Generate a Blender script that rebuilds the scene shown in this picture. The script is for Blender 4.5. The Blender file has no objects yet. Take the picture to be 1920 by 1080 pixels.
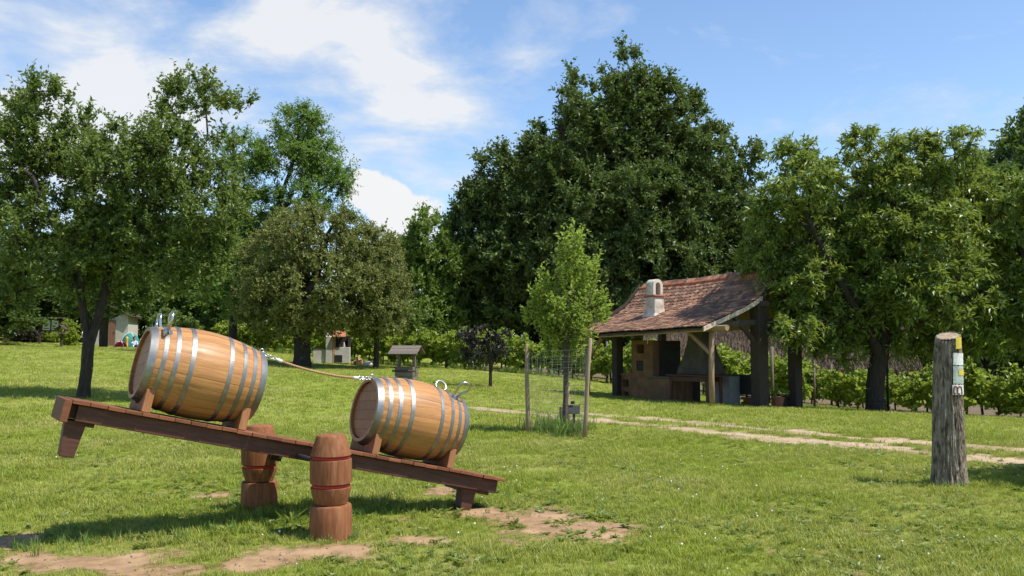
import bpy, bmesh, math, random
import numpy as np
from mathutils import Vector, Matrix

random.seed(7)
R = math.radians
sc = bpy.context.scene
COL = sc.collection

# ------------------------------------------------------------------ camera
F_PX, CAM_H = 1720.0, 1.5
PITCH = math.atan(110 / 1720.0)
cam = bpy.data.cameras.new("camera")
cam.sensor_width = 36.0
cam.lens = 36.0 * F_PX / 1920.0
cam.clip_start, cam.clip_end = 0.05, 3000
camo = bpy.data.objects.new("camera", cam)
camo.location = (0, 0, CAM_H)
camo.rotation_euler = (R(90) + PITCH, 0, 0)
COL.objects.link(camo)
sc.camera = camo

# ------------------------------------------------------------------ sun, sky, exposure
SUN_EL, SUN_AZ = R(59.5), math.atan2(-0.31, 0.95)      # azimuth counter-clockwise from +X
S = Vector((math.cos(SUN_EL) * math.cos(SUN_AZ), math.cos(SUN_EL) * math.sin(SUN_AZ), math.sin(SUN_EL)))
sun = bpy.data.lights.new("sun", 'SUN')
sun.energy, sun.angle, sun.color = 5.0, R(0.55), (1.0, 0.955, 0.88)
suno = bpy.data.objects.new("sun", sun)
suno.rotation_euler = (-S).to_track_quat('-Z', 'Y').to_euler()
suno.location = (10, -5, 30)
COL.objects.link(suno)

def dirpx(x, y):
    a, b = (x - 960) / F_PX, (540 - y) / F_PX
    v = Vector((a, math.cos(PITCH) - b * math.sin(PITCH), math.sin(PITCH) + b * math.cos(PITCH)))
    return v.normalized()

world = bpy.data.worlds.new("World"); sc.world = world; world.use_nodes = True
nt = world.node_tree; N = nt.nodes; LK = nt.links; N.clear()
def wn(t, **kw):
    n = N.new(t)
    for k, v in kw.items(): setattr(n, k, v)
    return n
def wmath(op, a, b=None, c=None, clamp=False):
    n = wn('ShaderNodeMath', operation=op, use_clamp=clamp)
    for i, v in enumerate((a, b, c)):
        if v is None: continue
        if isinstance(v, (int, float)): n.inputs[i].default_value = v
        else: LK.new(v, n.inputs[i])
    return n.outputs[0]
sky = wn('ShaderNodeTexSky', sky_type='NISHITA', sun_disc=False)
sky.sun_elevation = SUN_EL
sky.sun_rotation = math.pi / 2 - SUN_AZ
sky.air_density, sky.dust_density, sky.ozone_density, sky.altitude = 1.0, 0.15, 3.2, 150
tc = wn('ShaderNodeTexCoord')
nrm = wn('ShaderNodeVectorMath', operation='NORMALIZE'); LK.new(tc.outputs['Generated'], nrm.inputs[0])
sep = wn('ShaderNodeSeparateXYZ'); LK.new(nrm.outputs[0], sep.inputs[0])
zz = wmath('ADD', wmath('MAXIMUM', sep.outputs[2], 0.0), 0.22)
cmb = wn('ShaderNodeCombineXYZ')
LK.new(wmath('DIVIDE', sep.outputs[0], zz), cmb.inputs[0])
LK.new(wmath('DIVIDE', sep.outputs[1], zz), cmb.inputs[1])
def wnoise(vec, scale, detail, rough, dist=0.0, off=(0, 0, 0)):
    mp = wn('ShaderNodeMapping'); mp.inputs['Location'].default_value = off
    LK.new(vec, mp.inputs['Vector'])
    n = wn('ShaderNodeTexNoise'); n.inputs['Scale'].default_value = scale
    n.inputs['Detail'].default_value = detail; n.inputs['Roughness'].default_value = rough
    n.inputs['Distortion'].default_value = dist
    LK.new(mp.outputs[0], n.inputs['Vector'])
    return n.outputs[0]
cl_noise = wnoise(cmb.outputs[0], 3.4, 10, 0.6, 0.3, (3.1, 1.7, 0))
cu_noise = wnoise(nrm.outputs[0], 17, 6, 0.55, 0.1, (1, 5, 2))
# banks of cloud that stand in the sky at these bearings: (bearing given through a pixel, sharpness, weight, puffy)
BANKS = [((40, 190), 120, 1.0, 0), ((215, 190), 240, 1.05, 0), ((640, -10), 260, .85, 0), ((480, 30), 500, .40, 0), ((780, 200), 170, .85, 0),
         ((900, 190), 200, .44, 0), ((600, 130), 260, .34, 0), ((420, 260), 200, .5, 0), ((720, 385), 1100, 1.1, 1), ((670, 350), 2200, .8, 1), ((785, 420), 1300, .9, 1),
         ((1530, 275), 420, .40, 0), ((1700, 245), 380, .42, 0), ((980, 330), 500, .35, 0), ((-400, 300), 60, .5, 0),
         ((2600, 200), 50, .4, 0)]
soft = puff = None
for (bx_, by_), k, w, pf in BANKS:
    d = wn('ShaderNodeVectorMath', operation='DOT_PRODUCT'); LK.new(nrm.outputs[0], d.inputs[0]); d.inputs[1].default_value = dirpx(bx_, by_)
    e = wmath('MULTIPLY', wmath('EXPONENT', wmath('MULTIPLY', wmath('SUBTRACT', d.outputs['Value'], 1.0), k)), w)
    if pf: puff = e if puff is None else wmath('ADD', puff, e)
    else: soft = e if soft is None else wmath('ADD', soft, e)
m_soft = wmath('MULTIPLY', wmath('SUBTRACT', wmath('ADD', wmath('MULTIPLY', cl_noise, 2.3), wmath('MULTIPLY', soft, 0.5)), 1.29), 1.55, clamp=True)
m_puff = wmath('MULTIPLY', wmath('SUBTRACT', wmath('ADD', wmath('MULTIPLY', cu_noise, 1.7), wmath('MULTIPLY', puff, 0.55)), 1.2), 5.0, clamp=True)
mask = wmath('MAXIMUM', wmath('MULTIPLY', m_soft, 0.9), m_puff)
ccol = wn('ShaderNodeMix', data_type='RGBA'); 
ccol.inputs['A'].default_value = (3.3, 3.75, 4.4, 1); ccol.inputs['B'].default_value = (4.5, 4.55, 4.6, 1)
LK.new(wmath('MULTIPLY', wmath('SUBTRACT', mask, 0.25), 1.5, clamp=True), ccol.inputs['Factor'])
mixc = wn('ShaderNodeMix', data_type='RGBA')
LK.new(mask, mixc.inputs['Factor']); LK.new(sky.outputs[0], mixc.inputs['A']); LK.new(ccol.outputs['Result'], mixc.inputs['B'])
bg = wn('ShaderNodeBackground'); bg.inputs['Strength'].default_value = 0.142
LK.new(mixc.outputs['Result'], bg.inputs['Color'])
wo = wn('ShaderNodeOutputWorld'); LK.new(bg.outputs[0], wo.inputs['Surface'])

sc.view_settings.view_transform = 'Standard'
sc.view_settings.look = 'None'
sc.view_settings.exposure = 0.5
sc.view_settings.gamma = 1.0
sc.view_settings.use_curve_mapping = False
sc.render.engine = 'CYCLES'
sc.cycles.use_denoising = True
sc.cycles.max_bounces = 7
sc.cycles.diffuse_bounces = 2
sc.cycles.glossy_bounces = 2
sc.cycles.transmission_bounces = 4
sc.cycles.transparent_max_bounces = 8
sc.cycles.caustics_reflective = sc.cycles.caustics_refractive = False
sc.cycles.sample_clamp_indirect = 4.0

# ------------------------------------------------------------------ geometry helpers
def at(x, y, D):
    """the point of the place seen at pixel (x, y) of the 1920 px photograph, D metres down range"""
    v = dirpx(x, y)
    t = D / v.y
    return Vector((v.x * t, D, CAM_H + v.z * t))

_vn = {}
def vnoise(x, y, seed=0):
    x = np.asarray(x, float); y = np.asarray(y, float)
    if seed not in _vn: _vn[seed] = np.random.default_rng(seed + 100).random((256, 256))
    T = _vn[seed]
    xi = np.floor(x).astype(int); yi = np.floor(y).astype(int)
    fx = x - xi; fy = y - yi
    fx = fx * fx * (3 - 2 * fx); fy = fy * fy * (3 - 2 * fy)
    a = T[xi % 256, yi % 256]; b = T[(xi + 1) % 256, yi % 256]
    c = T[xi % 256, (yi + 1) % 256]; d = T[(xi + 1) % 256, (yi + 1) % 256]
    return (a * (1 - fx) + b * fx) * (1 - fy) + (c * (1 - fx) + d * fx) * fy
def fbm(x, y, seed=0, o=4):
    s = 0; a = .5
    for i in range(o):
        s = s + a * vnoise(np.asarray(x) * 2 ** i, np.asarray(y) * 2 ** i, seed + i); a *= .5
    return s / (1 - .5 ** o)

# terrain: a smooth sheet through the levels read off the photograph
CP = [(-5, 4, 0), (0, 4, 0), (5, 4, 0), (-4, 8, 0), (0, 8, 0), (4, 8, 0), (-1, 11, 0)]
CP = [tuple(c) for c in CP]
for (x, y, D) in [(1770, 908, 10), (1043, 815, 15.6), (1920, 858, 12.4), (1300, 800, 17), (970, 775, 20), (1325, 757, 24), (1155, 750, 28.5),
                  (1425, 765, 25.1), (1490, 768, 25.9), (1640, 768, 26), (1600, 772, 33), (1900, 788, 30), (160, 745, 20), (765, 716, 30), (920, 722, 29),
                  (568, 692, 40), (630, 682, 44), (900, 695, 40), (700, 683, 45), (90, 643, 62), (230, 654, 56), (450, 655, 50), (400, 672, 40)]:
    p = at(x, y, D); CP.append((p.x, p.y, p.z))
CP += [(-60, 70, 2.6), (40, 60, -.6), (0, 70, .8), (60, 30, -1), (-40, 20, 1.0), (-30, 0, .2), (30, 0, -.1)]
CPa = np.array(CP)
def _k(r): return np.sqrt(r * r + 36.0)
_d = np.linalg.norm(CPa[:, None, :2] - CPa[None, :, :2], axis=2)
_A = np.zeros((len(CPa) + 3, len(CPa) + 3)); n_ = len(CPa)
_A[:n_, :n_] = _k(_d) + np.eye(n_) * -.6
_A[:n_, n_] = 1; _A[:n_, n_ + 1:] = CPa[:, :2]; _A[n_, :n_] = 1; _A[n_ + 1:, :n_] = CPa[:, :2].T
_W = np.linalg.solve(_A, np.concatenate([CPa[:, 2], [0, 0, 0]]))
def tz(x, y):
    x = np.asarray(x, float); y = np.asarray(y, float)
    xc = np.clip(x, -70, 60); yc = np.clip(y, -8, 75)
    sh = xc.shape; X = xc.ravel(); Y = yc.ravel()
    out = np.empty(X.shape)
    for s in range(0, len(X), 20000):
        r = np.sqrt((X[s:s + 20000, None] - CPa[None, :, 0]) ** 2 + (Y[s:s + 20000, None] - CPa[None, :, 1]) ** 2)
        out[s:s + 20000] = _k(r) @ _W[:n_] + _W[n_] + X[s:s + 20000] * _W[n_ + 1] + Y[s:s + 20000] * _W[n_ + 2]
    z = out.reshape(sh) + .07 * np.exp(-((x + 2.25) ** 2 + (y - 8.3) ** 2) / .5) + (fbm(x * .6, y * .6, 9, 3) - .5) * .05
    return z
def TZ(x, y): return float(tz(np.array([x]), np.array([y]))[0])
def ground_px(x, y):
    """where the line of sight through a pixel meets the terrain"""
    v = dirpx(x, y)
    ts = np.linspace(4, 110, 900)
    P = np.outer(ts, np.array(v)) + np.array([0, 0, CAM_H])
    g = tz(P[:, 0], P[:, 1]); k = np.argmax(P[:, 2] <= g)
    if P[k, 2] > g[k]: k = len(ts) - 1
    return Vector((P[k, 0], P[k, 1], g[k]))
def on_ground(x, D):
    p = at(x, 600, D)
    return Vector((p.x, D, TZ(p.x, D)))

class MB:
    def __init__(s): s.v = []; s.f = []
    def add(s, vs, fs):
        o = len(s.v); s.v += [tuple(v) for v in vs]; s.f += [tuple(i + o for i in f) for f in fs]; return s
    def box(s, c, d, rot=None):
        c = Vector(c); h = Vector(d) / 2
        vs = [Vector((sx * h.x, sy * h.y, sz * h.z)) for sx in (-1, 1) for sy in (-1, 1) for sz in (-1, 1)]
        if rot is not None: vs = [rot @ v for v in vs]
        return s.add([v + c for v in vs], [(0, 1, 3, 2), (4, 6, 7, 5), (0, 4, 5, 1), (2, 3, 7, 6), (0, 2, 6, 4), (1, 5, 7, 3)])
    def bar(s, a, b, w, t, up=(0, 0, 1)):
        a = Vector(a); b = Vector(b); z = (b - a).normalized(); u = Vector(up)
        x = u.cross(z)
        if x.length < 1e-4: x = Vector((1, 0, 0)).cross(z)
        x.normalize(); y = z.cross(x)
        vs = [p + x * sx * w / 2 + y * sy * t / 2 for p in (a, b) for sx, sy in ((-1, -1), (1, -1), (1, 1), (-1, 1))]
        return s.add(vs, [(3, 2, 1, 0), (4, 5, 6, 7), (0, 1, 5, 4), (1, 2, 6, 5), (2, 3, 7, 6), (3, 0, 4, 7)])
    def tube(s, pts, rad, n=8, cap=True, wob=0.0, closed=False):
        pts = [Vector(p) for p in pts]; m = len(pts)
        if isinstance(rad, (int, float)): rad = [rad] * m
        vs = []; x = None
        for i, p in enumerate(pts):
            if closed: d = (pts[(i + 1) % m] - pts[i - 1])
            else: d = pts[min(i + 1, m - 1)] - pts[max(i - 1, 0)]
            d.normalize()
            if x is None:
                x = Vector((0, 0, 1)).cross(d)
                if x.length < .05: x = Vector((1, 0, 0)).cross(d)
            x = (x - d * x.dot(d)); x.normalize(); y = d.cross(x)
            for k in range(n):
                a = 2 * math.pi * k / n; r = rad[i] * (1 + wob * math.sin(3 * a + i * 1.3) + wob * .6 * math.sin(5 * a - i * .7))
                vs.append(p + x * math.cos(a) * r + y * math.sin(a) * r)
        fs = []
        for i in range(m if closed else m - 1):
            j = (i + 1) % m
            for k in range(n): fs.append((i * n + k, i * n + (k + 1) % n, j * n + (k + 1) % n, j * n + k))
        if cap and not closed: fs += [tuple(range(n))[::-1], tuple((m - 1) * n + k for k in range(n))]
        return s.add(vs, fs)
    def lathe(s, prof, n=24, axis='z', c=(0, 0, 0), cap=True, a0=0.0, a1=2 * math.pi):
        full = abs(a1 - a0 - 2 * math.pi) < 1e-6; m = n if full else n + 1
        vs = []
        for r, z in prof:
            for k in range(m):
                a = a0 + (a1 - a0) * k / n; p = (r * math.cos(a), r * math.sin(a), z)
                if axis == 'x': p = (p[2], p[0], p[1])
                vs.append((p[0] + c[0], p[1] + c[1], p[2] + c[2]))
        fs = []
        for i in range(len(prof) - 1):
            for k in range(n if full else n):
                k2 = (k + 1) % m if full else k + 1
                fs.append((i * m + k, i * m + k2, (i + 1) * m + k2, (i + 1) * m + k))
        if cap and full: fs += [tuple(range(m))[::-1], tuple((len(prof) - 1) * m + k for k in range(m))]
        return s.add(vs, fs)
    def prism(s, poly, h0, h1, place):
        """poly in 2-D, extruded between h0 and h1, placed by place(a, b, h)"""
        m = len(poly)
        vs = [place(a, b, h0) for a, b in poly] + [place(a, b, h1) for a, b in poly]
        return s.add(vs, [tuple(range(m))[::-1], tuple(range(m, 2 * m))] + [(k, (k + 1) % m, m + (k + 1) % m, m + k) for k in range(m)])
    def mesh(s, name, m, smooth=False):
        me = bpy.data.meshes.new(name); me.from_pydata(s.v, [], s.f)
        bm = bmesh.new(); bm.from_mesh(me); bmesh.ops.recalc_face_normals(bm, faces=bm.faces); bm.to_mesh(me); bm.free()
        me.materials.append(m)
        if smooth: me.shade_smooth()
        return me
    def build(s, name, m, parent=None, smooth=False, bevel=0.0, auto=False):
        me = s.mesh(name, m, smooth)
        o = bpy.data.objects.new(name, me); COL.objects.link(o); o.parent = parent
        if auto: me.set_sharp_from_angle(angle=R(38))
        if bevel:
            b = o.modifiers.new('bevel', 'BEVEL'); b.width = bevel; b.segments = 2; b.limit_method = 'ANGLE'; b.angle_limit = R(40)
        return o

def link(name, me, parent=None, loc=None, rot=None, scale=None):
    o = bpy.data.objects.new(name, me); COL.objects.link(o); o.parent = parent
    if loc is not None: o.location = loc
    if rot is not None: o.rotation_euler = rot
    if scale is not None: o.scale = scale
    return o
def np_mesh(name, V, Fc, m, rnd=None, smooth=False):
    V = np.ascontiguousarray(V, dtype=np.float32); Fc = np.ascontiguousarray(Fc, dtype=np.int32); k = Fc.shape[1]
    me = bpy.data.meshes.new(name)
    me.vertices.add(len(V)); me.vertices.foreach_set('co', V.ravel())
    me.loops.add(Fc.size); me.loops.foreach_set('vertex_index', Fc.ravel())
    me.polygons.add(len(Fc)); me.polygons.foreach_set('loop_start', np.arange(0, Fc.size, k, dtype=np.int32))
    me.polygons.foreach_set('use_smooth', np.full(len(Fc), smooth))
    if rnd is not None:
        a = me.attributes.new('rnd', 'FLOAT', 'FACE'); a.data.foreach_set('value', np.asarray(rnd, np.float32))
    me.update(calc_edges=True); me.materials.append(m)
    return me
def tag(o, label=None, cat=None, group=None, kind=None):
    if label: o['label'] = label
    if cat: o['category'] = cat
    if group: o['group'] = group
    if kind: o['kind'] = kind
    return o
def thing(name, loc, label, cat, group=None, rz=0.0):
    o = bpy.data.objects.new(name, None); COL.objects.link(o)
    o.location = loc; o.rotation_euler = (0, 0, rz); o.empty_display_size = .2
    return tag(o, label, cat, group)

# ------------------------------------------------------------------ materials
def nodes_of(name):
    m = bpy.data.materials.new(name); m.use_nodes = True
    t = m.node_tree; t.nodes.clear()
    out = t.nodes.new('ShaderNodeOutputMaterial'); b = t.nodes.new('ShaderNodeBsdfPrincipled')
    t.links.new(b.outputs[0], out.inputs[0])
    return m, t, b, out
def mat(name, c1, c2, scale=6.0, rough=.75, bump=.15, stretch=(1, 1, 1), objvar=0.0, metal=0.0, coat=0.0, detail=8, c3=None, s3=1.5, spec=.4, bdist=.01, lo=.35, hi=.65, attr=False, rvar=.1):
    m, t, b, out = nodes_of(name); n = t.nodes; L = t.links
    tc = n.new('ShaderNodeTexCoord'); mp = n.new('ShaderNodeMapping'); mp.inputs['Scale'].default_value = stretch
    oi = n.new('ShaderNodeObjectInfo')
    cx = n.new('ShaderNodeVectorMath'); cx.operation = 'SCALE'; cx.inputs[0].default_value = (31.7, 17.3, 23.9); L.new(oi.outputs['Random'], cx.inputs['Scale'])
    ad = n.new('ShaderNodeVectorMath'); L.new(tc.outputs['Object'], mp.inputs[0]); L.new(mp.outputs[0], ad.inputs[0]); L.new(cx.outputs[0], ad.inputs[1])
    nz = n.new('ShaderNodeTexNoise'); nz.inputs['Scale'].default_value = scale; nz.inputs['Detail'].default_value = detail; nz.inputs['Roughness'].default_value = .62
    L.new(ad.outputs[0], nz.inputs['Vector'])
    mr = n.new('ShaderNodeMapRange'); mr.inputs[1].default_value = lo; mr.inputs[2].default_value = hi; L.new(nz.outputs[0], mr.inputs[0])
    mx = n.new('ShaderNodeMix'); mx.data_type = 'RGBA'; mx.inputs['A'].default_value = (*c1, 1); mx.inputs['B'].default_value = (*c2, 1)
    L.new(mr.outputs[0], mx.inputs['Factor']); col = mx.outputs['Result']
    if c3:
        n3 = n.new('ShaderNodeTexNoise'); n3.inputs['Scale'].default_value = s3; n3.inputs['Detail'].default_value = 5; L.new(ad.outputs[0], n3.inputs['Vector'])
        m3 = n.new('ShaderNodeMapRange'); m3.inputs[1].default_value = .48; m3.inputs[2].default_value = .68; L.new(n3.outputs[0], m3.inputs[0])
        x3 = n.new('ShaderNodeMix'); x3.data_type = 'RGBA'; x3.inputs['B'].default_value = (*c3, 1); L.new(col, x3.inputs['A']); L.new(m3.outputs[0], x3.inputs['Factor']); col = x3.outputs['Result']
    if objvar or attr:
        hs = n.new('ShaderNodeHueSaturation'); mr2 = n.new('ShaderNodeMapRange'); mr2.inputs[3].default_value = 1 - objvar; mr2.inputs[4].default_value = 1 + objvar
        if attr:
            an = n.new('ShaderNodeAttribute'); an.attribute_name = 'rnd'; L.new(an.outputs['Fac'], mr2.inputs[0])
        else: L.new(oi.outputs['Random'], mr2.inputs[0])
        L.new(mr2.outputs[0], hs.inputs['Value']); L.new(col, hs.inputs['Color']); col = hs.outputs[0]
    L.new(col, b.inputs['Base Color'])
    rr = n.new('ShaderNodeMapRange'); rr.inputs[3].default_value = rough - rvar; rr.inputs[4].default_value = min(1, rough + rvar); L.new(nz.outputs[0], rr.inputs[0]); L.new(rr.outputs[0], b.inputs['Roughness'])
    b.inputs['Metallic'].default_value = metal; b.inputs['Specular IOR Level'].default_value = spec
    if coat: b.inputs['Coat Weight'].default_value = coat; b.inputs['Coat Roughness'].default_value = .3
    if bump:
        bp = n.new('ShaderNodeBump'); bp.inputs['Strength'].default_value = bump; bp.inputs['Distance'].default_value = bdist
        L.new(nz.outputs[0], bp.inputs['Height']); L.new(bp.outputs[0], b.inputs['Normal'])
    return m
def leafmat(name, c1, c2, trans, tw=.3, rough=.5, spec=.35, objvar=.12):
    m, t, b, out = nodes_of(name); n = t.nodes; L = t.links
    an = n.new('ShaderNodeAttribute'); an.attribute_name = 'rnd'
    oi = n.new('ShaderNodeObjectInfo')
    mx = n.new('ShaderNodeMix'); mx.data_type = 'RGBA'; mx.inputs['A'].default_value = (*c1, 1); mx.inputs['B'].default_value = (*c2, 1)
    L.new(an.outputs['Fac'], mx.inputs['Factor'])
    hs = n.new('ShaderNodeHueSaturation'); mr = n.new('ShaderNodeMapRange'); mr.inputs[3].default_value = 1 - objvar; mr.inputs[4].default_value = 1 + objvar
    L.new(oi.outputs['Random'], mr.inputs[0]); L.new(mr.outputs[0], hs.inputs['Value']); L.new(mx.outputs['Result'], hs.inputs['Color'])
    L.new(hs.outputs[0], b.inputs['Base Color']); b.inputs['Roughness'].default_value = rough; b.inputs['Specular IOR Level'].default_value = spec
    tr = n.new('ShaderNodeBsdfTranslucent'); tr.inputs[0].default_value = (*trans, 1)
    ms = n.new('ShaderNodeMixShader'); ms.inputs[0].default_value = tw
    L.new(b.outputs[0], ms.inputs[1]); L.new(tr.outputs[0], ms.inputs[2]); L.new(ms.outputs[0], out.inputs[0])
    return m

M = {}
M['oak'] = mat('barrel_oak', (.46, .232, .080), (.33, .148, .046), 7, .52, .2, (.6, 16, 16), .09, coat=.12, c3=(.29, .135, .048), s3=1.6, spec=.3)
M['head'] = mat('barrel_head', (.34, .15, .055), (.24, .10, .036), 5, .55, .1, (6, 1.2, 12), .12)
M['hoop'] = mat('galvanised_hoop', (.32, .315, .30), (.19, .185, .175), 14, .48, .06, (1, 1, 1), .06, metal=.92, c3=(.25, .24, .22), s3=7, spec=.5)
M['steel'] = mat('polished_steel', (.55, .54, .52), (.42, .42, .41), 14, .32, .0, metal=1.0, spec=.5, rvar=.06)
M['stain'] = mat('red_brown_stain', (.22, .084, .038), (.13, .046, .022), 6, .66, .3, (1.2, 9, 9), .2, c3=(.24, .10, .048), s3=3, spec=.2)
M['stainshade'] = mat('shaded_red_brown_stain', (.10, .036, .02), (.06, .021, .012), 5, .6, .2, (1.2, 9, 9), .12)  # darker copy of the deck stain, shade below the overhang put into the colour
M['post'] = mat('carved_post_stain', (.26, .106, .045), (.15, .054, .023), 7, .75, .35, (9, 9, .8), .06, c3=(.28, .13, .062), s3=3.5, spec=.18)
M['saddle'] = mat('orange_stained_block', (.35, .16, .07), (.26, .11, .045), 6, .7, .3, (9, 9, 1.2), .1, spec=.25)
M['red'] = mat('red_paint', (.50, .025, .02), (.42, .025, .02), 9, .5, .05, c3=(.34, .03, .025), s3=8)
M['black'] = mat('black_iron', (.012, .012, .013), (.02, .018, .017), 12, .55, .1)
M['rope'] = mat('hemp_rope', (.42, .27, .13), (.30, .185, .085), 60, .85, .4, (1, 1, 1))
M['white_plastic'] = mat('white_sleeve', (.75, .74, .70), (.62, .6, .56), 20, .5, .05)
M['bark'] = mat('tree_bark', (.050, .037, .028), (.020, .015, .012), 9, .9, .8, (3, 3, .6), 0, bdist=.03)
M['barklight'] = mat('pale_tree_bark', (.12, .095, .07), (.05, .04, .03), 9, .9, .8, (3, 3, .6), 0, bdist=.03)
M['logbark'] = mat('log_bark', (.34, .272, .195), (.065, .047, .033), 15, .92, 1.0, (2.6, 2.6, .8), 0, bdist=.05, c3=(.40, .34, .26), s3=6, lo=.42, hi=.62)
M['logcut'] = mat('log_cut_face', (.33, .25, .165), (.22, .16, .10), 22, .85, .3, c3=(.40, .35, .27), s3=6)
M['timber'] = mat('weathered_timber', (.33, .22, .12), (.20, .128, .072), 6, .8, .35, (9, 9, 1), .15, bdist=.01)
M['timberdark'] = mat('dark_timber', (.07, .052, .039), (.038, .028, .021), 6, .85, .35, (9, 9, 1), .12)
M['greywood'] = mat('grey_weathered_wood', (.18, .148, .118), (.105, .085, .067), 7, .85, .35, (9, 9, 1), .14)
M['barge'] = mat('pale_barge_board', (.62, .53, .42), (.42, .32, .23), 5, .8, .3, (3, 3, 3), .05, c3=(.26, .19, .13), s3=5)
M['tile'] = mat('clay_roof_tile', (.34, .165, .09), (.20, .105, .065), 11, .85, .3, (1, 1, 1), .55, c3=(.14, .105, .075), s3=14, attr=True)
M['ridge'] = mat('ridge_tile', (.50, .14, .05), (.36, .095, .04), 6, .8, .25, (1, 1, 1), .16, c3=(.2, .1, .06), s3=5)
M['plaster'] = mat('white_plaster', (.66, .60, .52), (.50, .44, .37), 5, .9, .25, c3=(.36, .30, .24), s3=3)
M['clay'] = mat('clay_oven_render', (.23, .125, .055), (.15, .08, .036), 4, .9, .3, c3=(.14, .085, .05), s3=2)
M['brick'] = mat('red_brick', (.33, .13, .075), (.22, .085, .05), 9, .9, .3, (1, 1, 1), .2)
M['masonryshade'] = mat('shaded_masonry', (.045, .038, .032), (.025, .022, .02), 5, .9, .25)  # near-black: the gloom inside shelter and grill is put into the colour
M['hood'] = mat('grey_render', (.11, .095, .075), (.07, .062, .05), 4, .9, .25)
M['panel'] = mat('grey_sheet', (.24, .24, .23), (.18, .18, .175), 4, .7, .08)
M['thatch'] = mat('thatch', (.20, .145, .095), (.10, .07, .046), 10, .95, .5, (4, 4, 4), .35, attr=True)
M['thatch'].node_tree.nodes
M['white'] = mat('whitewash', (.52, .50, .45), (.40, .38, .34), 5, .85, .15, c3=(.42, .39, .34), s3=3)
M['wire'] = mat('zinc_wire', (.45, .45, .43), (.32, .32, .31), 10, .5, 0, metal=.7)
M['stake'] = mat('stake_wood', (.36, .26, .165), (.235, .16, .10), 7, .85, .35, (9, 9, 1), .12)
M['slate'] = mat('dark_plate', (.035, .035, .035), (.06, .058, .055), 8, .6, .05)
M['paintw'] = mat('white_trail_paint', (.72, .73, .70), (.42, .42, .38), 26, .8, .3, lo=.45, hi=.72)
M['painty'] = mat('yellow_trail_paint', (.68, .52, .06), (.45, .36, .08), 26, .8, .2, lo=.45, hi=.75)
M['paintg'] = mat('pale_green_trail_paint', (.42, .52, .45), (.24, .26, .22), 26, .8, .3, lo=.42, hi=.7)
M['paintr'] = mat('dark_red_trail_paint', (.30, .025, .025), (.22, .03, .03), 20, .8, .1)
M['bluewhite'] = mat('light_blue_cloth', (.52, .58, .72), (.42, .47, .62), 9, .85, .1)
M['skin'] = mat('skin', (.55, .30, .20), (.50, .26, .17), 9, .6, .05)
M['hair'] = mat('dark_hair', (.03, .018, .012), (.05, .03, .02), 20, .6, .2)
M['jeans'] = mat('dark_trousers', (.03, .035, .06), (.045, .05, .08), 12, .9, .1)
M['teal'] = mat('teal_tent_cloth', (.02, .22, .19), (.02, .16, .14), 5, .7, .1)
M['redcloth'] = mat('red_tent_cloth', (.50, .02, .02), (.38, .015, .02), 5, .7, .1)
M['yellow'] = mat('yellow_plastic', (.60, .36, .05), (.5, .3, .05), 6, .5, .02)
M['paper'] = mat('notice_paper', (.72, .74, .66), (.62, .66, .56), 8, .7, 0)
M['print'] = mat('notice_print', (.08, .22, .09), (.04, .12, .05), 12, .7, 0)
M['browndoor'] = mat('brown_door', (.25, .13, .09), (.18, .09, .06), 6, .8, .2, (9, 9, 1))
M['terracotta'] = mat('terracotta', (.40, .15, .08), (.3, .11, .06), 8, .85, .15)
M['soil'] = mat('bare_soil', (.33, .205, .105), (.21, .125, .062), 8, .95, .9, c3=(.38, .25, .135), s3=2.2, bdist=.03)
M['vsoil'] = mat('vineyard_soil', (.15, .105, .06), (.10, .07, .04), 3, .95, .6, bdist=.03)
M['path'] = mat('sandy_path', (.42, .32, .195), (.30, .22, .13), 2.2, .95, .7, c3=(.25, .19, .09), s3=1.1, bdist=.03)
M['firewood'] = mat('split_firewood', (.45, .28, .15), (.30, .17, .09), 8, .85, .3, (1, 6, 6), .2)
M['stone'] = mat('pale_stone', (.6, .55, .47), (.48, .43, .36), 6, .9, .3)

LM = {}
LM['plum'] = leafmat('plum_leaf', (.080, .128, .022), (.165, .210, .052), (.24, .33, .045), .32)
LM['locust'] = leafmat('locust_leaf', (.095, .175, .028), (.155, .235, .048), (.26, .42, .055), .36)
LM['olive'] = leafmat('small_olive_leaf', (.135, .162, .038), (.225, .24, .066), (.27, .28, .07), .28, .55)
LM['oakleaf'] = leafmat('oak_leaf', (.074, .110, .026), (.145, .18, .054), (.15, .23, .035), .28, .5, .3)
LM['walnut'] = leafmat('walnut_leaf', (.105, .165, .022), (.20, .26, .05), (.34, .42, .055), .34, .42, .45)
LM['sapling'] = leafmat('sapling_leaf', (.19, .27, .03), (.28, .34, .055), (.40, .52, .07), .40)
LM['dark'] = leafmat('dark_purple_leaf', (.022, .021, .014), (.048, .042, .026), (.05, .05, .02), .2, .4, .5)
LM['vine'] = leafmat('vine_leaf', (.17, .245, .028), (.28, .33, .05), (.40, .50, .065), .38)
LM['wood'] = leafmat('forest_leaf', (.055, .095, .018), (.115, .16, .036), (.15, .24, .035), .30, objvar=.2)
LM['woodlight'] = leafmat('light_forest_leaf', (.11, .18, .026), (.18, .24, .046), (.25, .36, .05), .32, objvar=.15)
LM['weed'] = leafmat('weed_leaf', (.115, .165, .024), (.20, .235, .045), (.28, .36, .05), .3)

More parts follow.
